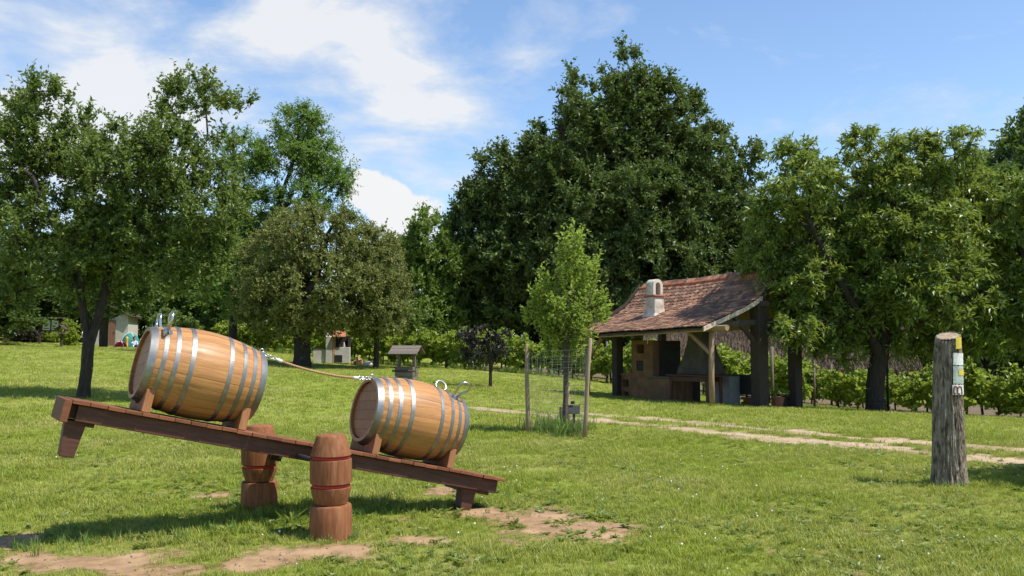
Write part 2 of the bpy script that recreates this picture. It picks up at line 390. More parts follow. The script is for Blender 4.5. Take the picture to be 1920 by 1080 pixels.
def grassmat(name, c1, c2, dry, trans):
    m, t, b, out = nodes_of(name); n = t.nodes; L = t.links
    oi = n.new('ShaderNodeObjectInfo'); ge = n.new('ShaderNodeNewGeometry')
    n1 = n.new('ShaderNodeTexNoise'); n1.inputs['Scale'].default_value = .55; n1.inputs['Detail'].default_value = 5; L.new(ge.outputs['Position'], n1.inputs['Vector'])
    mr = n.new('ShaderNodeMapRange'); mr.inputs[1].default_value = .42; mr.inputs[2].default_value = .72; L.new(n1.outputs[0], mr.inputs[0])
    mx = n.new('ShaderNodeMix'); mx.data_type = 'RGBA'; mx.inputs['A'].default_value = (*c1, 1); mx.inputs['B'].default_value = (*c2, 1); L.new(oi.outputs['Random'], mx.inputs['Factor'])
    wb = n.new('ShaderNodeMath'); wb.operation = 'MULTIPLY'; wb.inputs[1].default_value = 7.31; L.new(oi.outputs['Random'], wb.inputs[0])
    fr = n.new('ShaderNodeMath'); fr.operation = 'FRACT'; L.new(wb.outputs[0], fr.inputs[0])
    dm = n.new('ShaderNodeMath'); dm.operation = 'MULTIPLY'; L.new(fr.outputs[0], dm.inputs[0]); L.new(mr.outputs[0], dm.inputs[1])
    m2 = n.new('ShaderNodeMix'); m2.data_type = 'RGBA'; m2.inputs['B'].default_value = (*dry, 1); L.new(mx.outputs['Result'], m2.inputs['A']); L.new(dm.outputs[0], m2.inputs['Factor'])
    n2 = n.new('ShaderNodeTexNoise'); n2.inputs['Scale'].default_value = 2.1; n2.inputs['Detail'].default_value = 6; n2.inputs['Roughness'].default_value = .7; L.new(ge.outputs['Position'], n2.inputs['Vector'])
    r2 = n.new('ShaderNodeMapRange'); r2.inputs[1].default_value = .32; r2.inputs[2].default_value = .68; r2.inputs[3].default_value = .82; r2.inputs[4].default_value = 1.2; L.new(n2.outputs[0], r2.inputs[0])
    hv = n.new('ShaderNodeHueSaturation'); L.new(r2.outputs[0], hv.inputs['Value']); L.new(m2.outputs['Result'], hv.inputs['Color'])
    L.new(hv.outputs[0], b.inputs['Base Color']); b.inputs['Roughness'].default_value = .55; b.inputs['Specular IOR Level'].default_value = .3
    tr = n.new('ShaderNodeBsdfTranslucent'); tr.inputs[0].default_value = (*trans, 1)
    ms = n.new('ShaderNodeMixShader'); ms.inputs[0].default_value = .32
    L.new(b.outputs[0], ms.inputs[1]); L.new(tr.outputs[0], ms.inputs[2]); L.new(ms.outputs[0], out.inputs[0])
    return m
M['grass'] = grassmat('grass_blades', (.15, .21, .020), (.33, .365, .055), (.52, .44, .19), (.44, .48, .06))
M['grasstall'] = grassmat('tall_grass_blades', (.10, .18, .025), (.15, .23, .04), (.22, .22, .08), (.22, .33, .05))

def groundmat():
    m, t, b, out = nodes_of('lawn'); n = t.nodes; L = t.links
    ge = n.new('ShaderNodeNewGeometry')
    def nz(s, d=6):
        q = n.new('ShaderNodeTexNoise'); q.inputs['Scale'].default_value = s; q.inputs['Detail'].default_value = d; q.inputs['Roughness'].default_value = .65; L.new(ge.outputs['Position'], q.inputs['Vector']); return q.outputs[0]
    def mix(f, a, bcol, lo, hi):
        r = n.new('ShaderNodeMapRange'); r.inputs[1].default_value = lo; r.inputs[2].default_value = hi; L.new(f, r.inputs[0])
        x = n.new('ShaderNodeMix'); x.data_type = 'RGBA'; L.new(r.outputs[0], x.inputs['Factor'])
        if isinstance(a, tuple): x.inputs['A'].default_value = (*a, 1)
        else: L.new(a, x.inputs['A'])
        x.inputs['B'].default_value = (*bcol, 1); return x.outputs['Result']
    c = mix(nz(14, 8), (.155, .205, .024), (.25, .28, .05), .35, .65)
    c = mix(nz(.55, 5), c, (.29, .27, .09), .46, .8)
    c = mix(nz(2.3, 6), c, (.115, .175, .024), .55, .8)
    L.new(c, b.inputs['Base Color']); b.inputs['Roughness'].default_value = .9; b.inputs['Specular IOR Level'].default_value = .1
    bp = n.new('ShaderNodeBump'); bp.inputs['Strength'].default_value = .8; bp.inputs['Distance'].default_value = .05; L.new(nz(22, 8), bp.inputs['Height']); L.new(bp.outputs[0], b.inputs['Normal'])
    return m
M['lawn'] = groundmat()

# ------------------------------------------------------------------ the ground
def axis(parts): return np.unique(np.round(np.concatenate(parts), 3))
gx = axis([np.linspace(-900, -80, 14), np.linspace(-80, -22, 30), np.arange(-22, 22, .3), np.linspace(22, 80, 30), np.linspace(80, 900, 14)])
gy = axis([np.linspace(-60, 2, 16), np.arange(2, 34, .3), np.arange(34, 90, 1.2), np.geomspace(90, 1500, 16)])
GX, GY = np.meshgrid(gx, gy)
GZ = tz(GX, GY)
nx, ny = len(gx), len(gy)
idx = np.arange(nx * ny).reshape(ny, nx)
Fq = np.stack([idx[:-1, :-1], idx[:-1, 1:], idx[1:, 1:], idx[1:, :-1]], -1).reshape(-1, 4)
ground = link('ground', np_mesh('ground', np.stack([GX, GY, GZ], -1).reshape(-1, 3), Fq, M['lawn'], smooth=True))
tag(ground, 'sunlit mown green lawn rising to the left', kind='structure')
def mz(x, y):
    """height of the ground mesh itself"""
    x = np.asarray(x, float); y = np.asarray(y, float)
    i = np.clip(np.searchsorted(gx, x) - 1, 0, nx - 2); j = np.clip(np.searchsorted(gy, y) - 1, 0, ny - 2)
    fx = (x - gx[i]) / (gx[i + 1] - gx[i]); fy = (y - gy[j]) / (gy[j + 1] - gy[j])
    return (GZ[j, i] * (1 - fx) + GZ[j, i + 1] * fx) * (1 - fy) + (GZ[j + 1, i] * (1 - fx) + GZ[j + 1, i + 1] * fx) * fy

# bare patches: (centre pixel, half sizes in metres along X and Y)
PATCH = [((1010, 986), .72, 1.0), ((1120, 998), .5, .7), ((590, 1042), .52, .42), ((660, 1040), .28, .36), ((240, 1055), .46, .46), ((20, 1022), .30, .42), ((400, 936), .34, .30),
         ((830, 922), .28, .42), ((905, 962), .35, .4), ((310, 1078), .36, .36), ((130, 1062), .36, .3), ((480, 1060), .3, .25), ((60, 1050), .3, .25), ((780, 1018), .36, .22), ((1010, 885), .22, .3)]
PW = []
for (px, py), a, b_ in PATCH:
    g = ground_px(px, py); PW.append((g.x, g.y, a, b_))
def soil_mask(x, y):
    v = np.zeros_like(np.asarray(x, float))
    for cx, cy, a, b_ in PW:
        v = np.maximum(v, 1.15 - np.sqrt(((x - cx) / a) ** 2 + ((y - cy) / b_) ** 2))
    return v + (fbm(x * 3.1, y * 3.1, 3, 5) - .5) * 1.25 + (fbm(x * 13, y * 13, 7, 3) - .5) * .7
RUTS = [[(880, 765), (960, 773), (1130, 791), (1260, 803), (1500, 828), (1750, 851), (1920, 866), (2150, 885)], [(1000, 768), (1200, 785), (1400, 803), (1620, 825), (1920, 846), (2150, 862)]]
RW = [[ground_px(*p) for p in r] for r in RUTS]
def seg_dist(x, y, P):
    d = np.full(np.shape(x), 1e9)
    for a, b_ in zip(P[:-1], P[1:]):
        ax, ay, bx, by = a.x, a.y, b_.x, b_.y
        t = np.clip(((x - ax) * (bx - ax) + (y - ay) * (by - ay)) / ((bx - ax) ** 2 + (by - ay) ** 2), 0, 1)
        d = np.minimum(d, np.hypot(x - ax - t * (bx - ax), y - ay - t * (by - ay)))
    return d
def path_mask(x, y):
    d1 = seg_dist(x, y, RW[0]); d2 = seg_dist(x, y, RW[1])
    v = np.maximum(1.0 - d1 / .68, .95 - d2 / .58) - np.clip((2.6 - x) * .14, 0, .4)
    return v + (fbm(x * 1.3, y * 1.3, 21, 5) - .56) * 1.75 + (fbm(x * 5.5, y * 5.5, 23, 3) - .5) * .9 - np.clip((7 - x) * .0, 0, 1)
V0, V1 = Vector((19.0, 28.4)), Vector((-16.5, 52.5))           # the vine row on the ground
def row_dist(x, y, off=0.0):
    t = (V1 - V0).normalized(); nn = Vector((t.y, -t.x))
    if nn.y < 0: nn = -nn
    return (x - V0.x) * nn.x + (y - V0.y) * nn.y - off
def vsoil_mask(x, y):
    d = row_dist(x, y)
    return 1.0 - np.abs(d - 4.6) / 5.8 + (fbm(x * 1.1, y * 1.1, 31, 4) - .5) * .9 - np.where(x < -2, .35, 0)
def worn_edges(m, lo, hi):
    """let the sheet thin out into the turf where its wear value falls"""
    t = m.node_tree; n = t.nodes; L = t.links; b = [q for q in n if q.type == 'BSDF_PRINCIPLED'][0]
    an = n.new('ShaderNodeAttribute'); an.attribute_name = 'wear'; ge = n.new('ShaderNodeNewGeometry')
    q = n.new('ShaderNodeTexNoise'); q.inputs['Scale'].default_value = 26; q.inputs['Detail'].default_value = 6; q.inputs['Roughness'].default_value = .7; L.new(ge.outputs['Position'], q.inputs['Vector'])
    a = n.new('ShaderNodeMath'); a.operation = 'MULTIPLY_ADD'; a.inputs[1].default_value = .9; L.new(q.outputs[0], a.inputs[0]); L.new(an.outputs['Fac'], a.inputs[2])
    r = n.new('ShaderNodeMapRange'); r.inputs[1].default_value = lo + .45; r.inputs[2].default_value = hi + .45; L.new(a.outputs[0], r.inputs[0])
    L.new(r.outputs[0], b.inputs['Alpha'])
def cell_sheet(name, mask, x0, x1, y0, y1, st, m, thr, lift, label):
    xs = np.arange(x0, x1, st); ys = np.arange(y0, y1, st)
    X, Y = np.meshgrid(xs, ys); W = mask(X, Y)
    keep = W > thr - .45
    kc = keep[:-1, :-1] | keep[1:, :-1] | keep[:-1, 1:] | keep[1:, 1:]
    id_ = np.arange(X.size).reshape(X.shape)
    Fq = np.stack([id_[:-1, :-1], id_[:-1, 1:], id_[1:, 1:], id_[1:, :-1]], -1)[kc]
    Z = mz(X, Y) + lift
    u, inv = np.unique(Fq, return_inverse=True)
    Vv = np.stack([X, Y, Z], -1).reshape(-1, 3)[u]
    me = np_mesh(name, Vv, inv.reshape(Fq.shape), m, smooth=True)
    a = me.attributes.new('wear', 'FLOAT', 'POINT'); a.data.foreach_set('value', W.ravel()[u].astype(np.float32))
    worn_edges(m, thr - .22, thr + .22)
    return tag(link(name, me), label, kind='structure')
cell_sheet('bare_soil', soil_mask, -5, 3, 5.4, 10,   .04, M['soil'], .45, .006, 'trodden bare reddish soil patches round the seesaw')
cell_sheet('path', path_mask, -3, 12, 9.5, 27, .08, M['path'], .28, .007, 'sandy two-rut cart track crossing the lawn')
cell_sheet('vineyard_soil', vsoil_mask, -6, 22, 20, 48, .25, M['vsoil'], .45, .012, 'bare brown earth under the vine rows')

# ------------------------------------------------------------------ trees
def frusta(p0, p1, r0, r1, n):
    d = p1 - p0; L = np.linalg.norm(d, axis=1, keepdims=True); d = d / np.maximum(L, 1e-6)
    ref = np.where(np.abs(d[:, 2:3]) > .9, np.array([[1., 0, 0]]), np.array([[0, 0, 1.]]))
    x = np.cross(ref, d); x /= np.linalg.norm(x, axis=1, keepdims=True); y = np.cross(d, x)
    a = np.arange(n) * 2 * np.pi / n; ca, sa = np.cos(a), np.sin(a)
    ring = x[:, None, :] * ca[None, :, None] + y[:, None, :] * sa[None, :, None]
    A = p0[:, None, :] + ring * r0[:, None, None]; B = p1[:, None, :] + ring * r1[:, None, None]
    V = np.concatenate([A, B], 1).reshape(-1, 3); k = np.arange(n); k2 = (k + 1) % n
    f = np.stack([k, k2, n + k2, n + k], -1)
    Fc = (f[None] + (np.arange(len(p0)) * 2 * n)[:, None, None]).reshape(-1, 4)
    return V, Fc
def unit(a): return a / np.maximum(np.linalg.norm(a, axis=-1, keepdims=True), 1e-9)
def leaf_geo(pos, ax, nr, L, W, rg):
    nr = unit(nr - ax * (nr * ax).sum(-1, keepdims=True)); sd = np.cross(ax, nr)
    L = L[:, None]; W = W[:, None]
    mid = pos + ax * L * .45
    V = np.stack([pos, mid + sd * W * .5 + nr * W * .16, pos + ax * L - nr * L * .12, mid - sd * W * .5 + nr * W * .16], 1).reshape(-1, 3)
    o = (np.arange(len(pos)) * 4)[:, None]
    Fc = np.concatenate([o + np.array([[0, 1, 2]]), o + np.array([[0, 2, 3]])], 1).reshape(-1, 3)
    return V, Fc
def grow(limbs, tips, rg, seg, trunk_r, bend=.12, rise=.06, pathw=.15, minr=.007):
    pos, par, plen = [], [], []
    for li, poly in enumerate(limbs):
        pv = -1
        for i, p in enumerate(poly):
            p = np.array(p, float)
            if i == 0 and li > 0:
                pv = int(np.argmin(np.linalg.norm(np.array(pos) - p, axis=1))); continue
            if i == 0: pos.append(p); par.append(-1); plen.append(0); pv = 0; continue
            a = pos[pv]; n = max(1, int(np.ceil(np.linalg.norm(p - a) / seg)))
            for k in range(1, n + 1):
                q = a + (p - a) * k / n + rg.normal(0, .02 * seg, 3) * (k < n)
                plen.append(plen[pv] + np.linalg.norm(q - pos[pv])); pos.append(q); par.append(pv); pv = len(pos) - 1
    start = len(pos)
    P0 = np.array(pos); min_z = P0[0, 2] + (P0[:, 2].max() - P0[0, 2]) * .3
    order = np.argsort([np.min(np.linalg.norm(P0 - t, axis=1)) for t in tips])
    ends = []
    for ti in order:
        t = tips[ti]; P = np.array(pos); d = np.linalg.norm(P - t, axis=1)
        cost = d + pathw * np.array(plen) + np.where(P[:, 2] < min_z, 50, 0) + np.where(P[:, 2] > t[2] + .2, .5 * (P[:, 2] - t[2]), 0)
        j = int(np.argmin(cost)); a = pos[j]; L = d[j]; n = max(1, int(np.ceil(L / seg)))
        off = rg.normal(0, 1, 3); off[2] = abs(off[2]) * .2
        pv = j
        for k in range(1, n + 1):
            s = k / n; q = a + (t - a) * s + (off * bend * L + np.array([0, 0, rise * L])) * math.sin(math.pi * s) * .6
            plen.append(plen[pv] + np.linalg.norm(q - pos[pv])); pos.append(q); par.append(pv); pv = len(pos) - 1
        ends.append(pv)
    P = np.array(pos); par = np.array(par); w = np.zeros(len(P)); w[ends] = 1
    for i in range(len(P) - 1, 0, -1): w[par[i]] += w[i]
    r = np.maximum(trunk_r * (np.maximum(w, .2) / w[0]) ** .5, minr)
    return P, par, r, np.array(ends), start
def sample_lobes(lobes, n, rg, shell=.6, pw=.8):
    """lobes: (centre, (rx, ry, rz))"""
    vol = np.array([l[1][0] * l[1][1] * l[1][2] for l in lobes]) ** pw
    ch = rg.choice(len(lobes), n, p=vol / vol.sum())
    C = np.array([np.array(lobes[i][0]) for i in ch]); Rr = np.array([lobes[i][1] for i in ch])
    d = unit(rg.normal(0, 1, (n, 3)))
    rad = np.where(rg.random(n) < shell, rg.uniform(.75, 1, n), rg.uniform(.2, .8, n) ** .6)
    return C + d * Rr * rad[:, None], d
def px_lobes(base, D, L, dk=1.0, dmax=9):
    s = D / F_PX; out = []; rg = np.random.default_rng(int(D * 10) + len(L))
    for i, (x, y, rx, ry) in enumerate(L):
        c = at(x, y, D); dep = min(dmax, .5 * (rx + ry) * s * dk)
        dy = rg.uniform(-.5, .5) * min(dmax * .5, 2.2)
        c = at(x, y, D + dy)
        out.append((np.array(c) - np.array(base), (rx * s, dep, ry * s)))
    return out
def crown_leaves(pts, out_d, rg, twigs, tl, per, L, W, up=.35, outw=.5, rand=.7, droop=0.0, nup=.7, lvar=.42, spread=.75):
    n = len(pts) * twigs
    p = np.repeat(pts, twigs, 0); o = np.repeat(out_d, twigs, 0)
    td = unit(o * outw + rg.normal(0, 1, (n, 3)) * rand + np.array([0, 0, up]))
    tlen = tl * rg.uniform(.5, 1.25, n)
    p = p - td * (tlen * .35)[:, None]
    s = (np.arange(per)[None, :] + rg.uniform(0, 1, (n, per))) / per
    pp = p[:, None, :] + td[:, None, :] * (s * tlen[:, None])[..., None]
    pp[..., 2] -= droop * (s * tlen[:, None]) ** 2
    m = n * per
    pp = pp.reshape(-1, 3); tdr = np.repeat(td, per, 0)
    side = unit(np.cross(tdr, rg.normal(0, 1, (m, 3))))
    ax = unit(tdr * .55 + side * spread + np.array([0, 0, -droop * .5]) + rg.normal(0, .2, (m, 3)))
    nr = unit(rg.normal(0, 1, (m, 3)) * .75 + np.array([0, 0, nup]) + np.repeat(o, per * 1, 0).reshape(-1, 3)[:m] * .25 if False else rg.normal(0, 1, (m, 3)) * .75 + np.array([0, 0, nup]))
    Ls = L * rg.uniform(1 - lvar, 1 + lvar, m); Ws = W * rg.uniform(1 - lvar, 1 + lvar, m)
    V, Fc = leaf_geo(pp, ax, nr, Ls, Ws, rg)
    # one shade per twig plus a little per leaf: sprays of foliage differ from each other
    tw = np.clip(np.repeat(rg.random(n), per) * .65 + rg.random(m) * .35, 0, 1)
    seg0, seg1 = p, p + td * tlen[:, None] - np.array([0, 0, 1]) * (droop * tlen ** 2)[:, None]
    return V, Fc, np.repeat(tw, 2), seg0, seg1
def make_tree(name, base, limbs, lobes, ntips, trunk_r, bark, leafm, label, cat='tree', group=None, seed=1, seg=.5, twigs=6, tl=.6, per=8, L=.1, W=.055, shell=.6, sides=6,
              up=.35, outw=.5, rand=.7, droop=0.0, nup=.7, twigr=.004, twig_geo=True, spread=.75, extra=None, bend=.12, parts=('trunk', 'crown'), pw=.8):
    rg = np.random.default_rng(seed)
    t = thing(name, base, label, cat, group)
    tips, od = sample_lobes(lobes, ntips, rg, shell, pw)
    tips[:, 2] = np.maximum(tips[:, 2], .5)
    P, par, r, ends, start = grow(limbs, tips, rg, seg, trunk_r, bend=bend)
    i = np.arange(1, len(P)); i = i[par[i] >= 0]
    r0 = r[par[i]].copy(); r0 = np.where(i >= start, np.minimum(r0, r[i] * 1.6), r0)
    V, Fc = frusta(P[par[i]], P[i], r0, r[i], sides)
    # root flare
    fl = np.clip(1 - (V[:, 2] - V[:, 2].min()) / (trunk_r * 2.2), 0, 1) ** 2 * .22
    V[:, 0] += (V[:, 0] - limbs[0][0][0]) * fl; V[:, 1] += (V[:, 1] - limbs[0][0][1]) * fl
    LV, LF, lr, s0, s1 = crown_leaves(tips, od, rg, twigs, tl, per, L, W, up, outw, rand, droop, nup, spread=spread)
    if twig_geo:
        tv, tf = frusta(s0, s1, np.full(len(s0), twigr), np.full(len(s0), twigr * .4), 3)
        Fc = np.concatenate([Fc, tf + len(V)]); V = np.concatenate([V, tv])
    link(parts[0], np_mesh(parts[0], V, Fc, bark, smooth=True), t)
    link(parts[1], np_mesh(parts[1], LV, LF, leafm, lr), t)
    return t
def rel(base, *pts): return [tuple(np.array(p) - np.array(base)) for p in pts]

# plum tree on the left
D = 20.0
b0 = on_ground(160, D); b0.z -= .02
pl = lambda x, y, dd=0: at(x, y, D + dd)
limbs = [rel(b0, b0, pl(163, 690), pl(166, 645), pl(158, 600), pl(151, 545, -.1), pl(148, 490, -.2), pl(126, 432, -.3), pl(84, 395, -.6), pl(60, 330, -.7)),
         rel(b0, pl(166, 645), pl(186, 590, .1), pl(197, 550, .15), pl(208, 483, .2), pl(226, 400, .3), pl(236, 340, .3), pl(300, 260, .5)),
         rel(b0, pl(208, 483), pl(262, 405, -.4), pl(330, 340, -.6), pl(390, 260, -.5)), rel(b0, pl(150, 500), pl(175, 460, .6), pl(200, 380, .9)),
         rel(b0, pl(197, 545), pl(280, 490, .6), pl(370, 470, .9))]
lob = px_lobes(b0, D, [(85, 270, 65, 80), (25, 310, 40, 80), (35, 420, 50, 90), (225, 335, 100, 80), (165, 310, 75, 60), (328, 200, 26, 65), (315, 300, 75, 75), (440, 193, 40, 16), (395, 190, 40, 30), (390, 390, 70, 90),
                       (110, 450, 100, 80), (240, 450, 120, 80), (330, 480, 90, 80), (30, 195, 26, 18), (80, 165, 24, 32), (115, 180, 22, 30), (420, 300, 30, 60), (155, 230, 20, 30), (225, 235, 18, 25), (170, 540, 60, 30), (20, 540, 40, 60), (410, 450, 30, 30), (328, 135, 10, 24), (375, 160, 16, 22)], 1.1, 2.4)
make_tree('plum_tree', b0, limbs, lob, 900, .125, M['bark'], LM['plum'], 'leaning dark-trunked fruit tree with forked trunk left of the seesaw', 'tree', seed=3, seg=.4, twigs=7, tl=.55, per=12, L=.095, W=.052, up=.7, outw=.55, shell=.55, pw=.72)

# tall locust behind it
D = 43.0
b0 = on_ground(437, D)
q = lambda x, y, dd=0: at(x, y, D + dd)
limbs = [rel(b0, b0, q(437, 610), q(445, 540), q(470, 470), q(520, 390), q(545, 320), q(560, 250)), rel(b0, q(520, 390), q(580, 370), q(620, 345), q(650, 325)), rel(b0, q(470, 470), q(460, 380), q(455, 310))]
lob = px_lobes(b0, D, [(560, 235, 48, 42), (535, 300, 55, 45), (600, 300, 40, 40), (630, 335, 48, 32), (465, 290, 45, 45), (480, 400, 70, 55), (560, 380, 60, 40), (430, 470, 70, 60), (440, 550, 60, 40)], 1.0, 3.5)
make_tree('locust_tree', b0, limbs, lob, 430, .2, M['bark'], LM['locust'], 'tall feathery light-green tree rising behind the round olive-green tree', seed=5, seg=.8, twigs=9, tl=1.1, per=16, L=.14, W=.065, up=.2, outw=.5, droop=.1, nup=1.0)

# round olive-green tree
D = 40.0
b0 = on_ground(567, D); q = lambda x, y, dd=0: at(x, y, D + dd)
limbs = [rel(b0, b0, q(567, 650), q(565, 615), q(570, 560), q(600, 500), q(620, 430)), rel(b0, q(565, 615), q(545, 570), q(515, 500)), rel(b0, q(566, 600), q(620, 570), q(680, 520))]
lob = px_lobes(b0, D, [(610, 450, 110, 62), (520, 490, 75, 75), (690, 490, 70, 70), (600, 540, 150, 75), (560, 600, 120, 32), (690, 580, 85, 55), (480, 560, 45, 50), (650, 420, 50, 35), (560, 420, 50, 35), (735, 560, 40, 50)], 1.0, 4)
make_tree('round_headed_tree', b0, limbs, lob, 980, .36, M['bark'], LM['olive'], 'broad round olive-green tree with small leaves beside the whitewashed grill', seed=8, seg=.7, twigs=9, tl=.75, per=12, L=.125, W=.07, up=.3, outw=.35, rand=.9, shell=.72, twig_geo=False)
# young tree with a thin stem right of it
D = 41.5
b0 = on_ground(706, D); q = lambda x, y, dd=0: at(x, y, D + dd)
limbs = [rel(b0, b0, q(706, 650), q(708, 610), q(715, 560))]
lob = px_lobes(b0, D, [(720, 590, 60, 40), (760, 600, 40, 35), (690, 610, 40, 30)], 1.0, 3)
make_tree('slender_tree', b0, limbs, lob, 90, .13, M['bark'], LM['plum'], 'low broad-leaved tree on a thin stem right of the firewood pile', seed=9, seg=.6, twigs=7, tl=.6, per=10, L=.16, W=.09)

# big oak behind the oven shelter
D = 56.0
b0 = on_ground(1130, D); q = lambda x, y, dd=0: at(x, y, D + dd)
limbs = [rel(b0, b0, q(1130, 640), q(1140, 540), q(1155, 420), q(1165, 300), q(1172, 180)), rel(b0, q(1140, 540), q(1050, 450, 1), q(960, 370, 1)), rel(b0, q(1148, 470), q(1250, 400, -1), q(1350, 330, -1)),
         rel(b0, q(1155, 420), q(1090, 330, -1.5), q(1050, 240, -1.5)), rel(b0, q(1160, 360), q(1230, 290, 1), q(1260, 210, 1))]
lob = px_lobes(b0, D, [(1165, 140, 45, 55), (1185, 190, 70, 60), (1100, 195, 55, 60), (1255, 215, 65, 60), (1040, 290, 70, 60), (1130, 270, 100, 70), (1230, 290, 90, 80), (1330, 300, 65, 70), (930, 310, 42, 38), (970, 370, 90, 70), (890, 400, 50, 60), (1080, 390, 110, 85), (1200, 400, 120, 90), (1330, 400, 90, 85), (1395, 310, 40, 50),
                       (940, 480, 110, 75), (1070, 500, 120, 80), (1230, 500, 130, 80), (1360, 480, 80, 80), (1000, 580, 120, 50), (1180, 590, 150, 50), (1350, 570, 100, 50), (1170, 100, 16, 22), (1075, 145, 12, 22), (1240, 150, 18, 24), (1400, 420, 50, 60)], 1.0, 4.5)
make_tree('oak_tree', b0, limbs, lob, 2500, .5, M['bark'], LM['oakleaf'], 'huge dark-green oak towering behind the tiled oven shelter', seed=11, seg=.9, twigs=8, tl=1.05, per=11, L=.235, W=.135, up=.5, outw=.6, rand=.75, shell=.66, twig_geo=False)

# walnut trees on the right
def walnut(base_px, D, lobl, limbs_px, label, seed, ntips, tr):
    b0 = on_ground(base_px, D); q = lambda x, y, dd=0: at(x, y, D + dd)
    limbs = [rel(b0, b0, *[q(*p) for p in limbs_px[0]])] + [rel(b0, *[q(*p) for p in l]) for l in limbs_px[1:]]
    lob = px_lobes(b0, D, lobl, 1.35, 5.0)
    return make_tree('walnut_tree', b0, limbs, lob, ntips, tr, M['bark'], LM['walnut'], label, 'tree', 'walnut trees in front of the vines', seed=seed, seg=.6, twigs=6, tl=.62, per=12, L=.165, W=.062, up=.30, outw=.6, rand=.7, droop=.55, nup=.9, shell=.62, spread=.8)
walnut(1638, 25.4, [(1490, 285, 42, 28), (1500, 340, 60, 50), (1625, 270, 48, 32), (1700, 275, 60, 32), (1780, 275, 55, 32), (1590, 340, 85, 60), (1700, 350, 100, 60), (1800, 350, 70, 55), (1480, 420, 55, 60), (1590, 440, 100, 70), (1720, 440, 110, 70), (1830, 420, 50, 70),
                     (1430, 400, 35, 45), (1510, 520, 70, 55), (1620, 540, 110, 60), (1750, 540, 110, 65), (1560, 605, 80, 45), (1680, 625, 90, 42), (1790, 620, 70, 45), (1500, 590, 40, 45), (1430, 480, 45, 45), (1478, 560, 30, 40), (1490, 620, 35, 35), (1560, 660, 40, 25)],
       [[(1640, 730), (1645, 690), (1655, 640), (1665, 560), (1680, 470), (1700, 380)], [(1650, 660), (1610, 590, -.4), (1560, 500, -.6), (1510, 400, -.6)], [(1658, 620), (1720, 540, .4), (1780, 430, .6), (1800, 350, .6)], [(1652, 650), (1740, 600, -.8), (1800, 560, -1)]],
       'broad walnut tree with drooping leaves right of the oven shelter', 21, 1200, .24)
walnut(1990, 24.5, [(1900, 400, 55, 55), (1960, 340, 80, 60), (1890, 480, 40, 55), (1900, 560, 55, 60), (1905, 640, 45, 40), (1960, 480, 80, 90), (2000, 600, 90, 70), (2060, 420, 90, 90), (1860, 600, 30, 40), (1870, 440, 25, 35)],
       [[(1990, 720), (1988, 640), (1980, 540), (1970, 430)], [(1985, 600), (1930, 520), (1900, 430)]], 'walnut foliage reaching in from the right edge of the lawn', 23, 420, .24)

# young caged tree
D = 15.6
b0 = on_ground(1060, D); q = lambda x, y, dd=0: at(x, y, D + dd)
limbs = [rel(b0, b0, q(1060, 760), q(1062, 700), q(1062, 640), q(1064, 570), q(1075, 500), q(1088, 455)), rel(b0, q(1062, 640), q(1030, 600, .2), q(1010, 540, .2)), rel(b0, q(1062, 630), q(1100, 590, -.2), q(1120, 520, -.2)), rel(b0, q(1063, 590), q(1045, 530, -.2), q(1035, 480, -.2))]
lob = px_lobes(b0, D, [(1072, 480, 22, 42), (1060, 530, 55, 40), (1055, 580, 68, 42), (1012, 540, 12, 25), (1028, 620, 40, 30), (1082, 620, 44, 32), (1115, 540, 25, 45), (1062, 655, 42, 20), (1000, 590, 22, 25), (1090, 450, 8, 14), (1130, 590, 14, 25)], 1.0, .75)
make_tree('young_fruit_tree', b0, limbs, lob, 165, .05, M['barklight'], LM['sapling'], 'bright yellow-green young fruit tree inside the wire tree guard', seed=31, seg=.22, twigs=3, tl=.5, per=13, L=.078, W=.042, up=1.3, outw=.35, rand=.35, shell=.5, twigr=.003, nup=.5, spread=.9)

# small dark grafted tree
D = 29.0
b0 = on_ground(920, D); q = lambda x, y, dd=0: at(x, y, D + dd)
limbs = [rel(b0, b0, q(920, 700), q(919, 675), q(918, 655), q(910, 635))]
lob = px_lobes(b0, D, [(900, 625, 36, 14), (938, 634, 22, 16), (872, 640, 18, 24), (918, 652, 34, 18), (895, 660, 22, 14)], 1.0, .8)
make_tree('dwarf_dark_tree', b0, limbs, lob, 62, .06, M['bark'], LM['dark'], 'small dark umbrella-headed tree in front of the vines', seed=33, seg=.25, twigs=6, tl=.34, per=10, L=.085, W=.05, up=-.2, outw=.5, droop=.8)

# ------------------------------------------------------------------ the wood behind: a few kinds, copied
def wood_kind(seed, h, lobes, leafm, ntips, L, W):
    rg = np.random.default_rng(seed); lob = [(np.array(c, float), r) for c, r in lobes]
    tips, od = sample_lobes(lob, ntips, rg, .7)
    P, par, r, ends, st = grow([[(0, 0, -.4), (0, 0, h * .2), (.1, 0, h * .45), (0, .1, h * .8)]], tips, rg, 1.2, .3)
    i = np.arange(1, len(P)); V, Fc = frusta(P[par[i]], P[i], np.where(i >= st, np.minimum(r[par[i]], r[i] * 1.6), r[par[i]]), r[i], 5)
    LV, LF, lr, s0, s1 = crown_leaves(tips, od, rg, 8, 1.15, 9, L, W, .35, .5, .8)
    return np_mesh('trunk', V, Fc, M['bark'], smooth=True), np_mesh('crown', LV, LF, leafm, lr)
KA = wood_kind(51, 10, [((0, 0, 7.6), (2.2, 2.2, 2.4)), ((-1.6, .3, 5.8), (2.2, 2.2, 2.0)), ((1.7, -.3, 5.6), (2.2, 2.2, 2.2)), ((0, .4, 3.6), (3.0, 2.8, 1.8)), ((.3, 0, 9.2), (1.2, 1.2, 1.1)), ((-1.2, 0, 2.2), (2.2, 2.2, 1.2)), ((1.6, 0, 2.0), (2.2, 2.2, 1.2))], LM['wood'], 430, .27, .15)
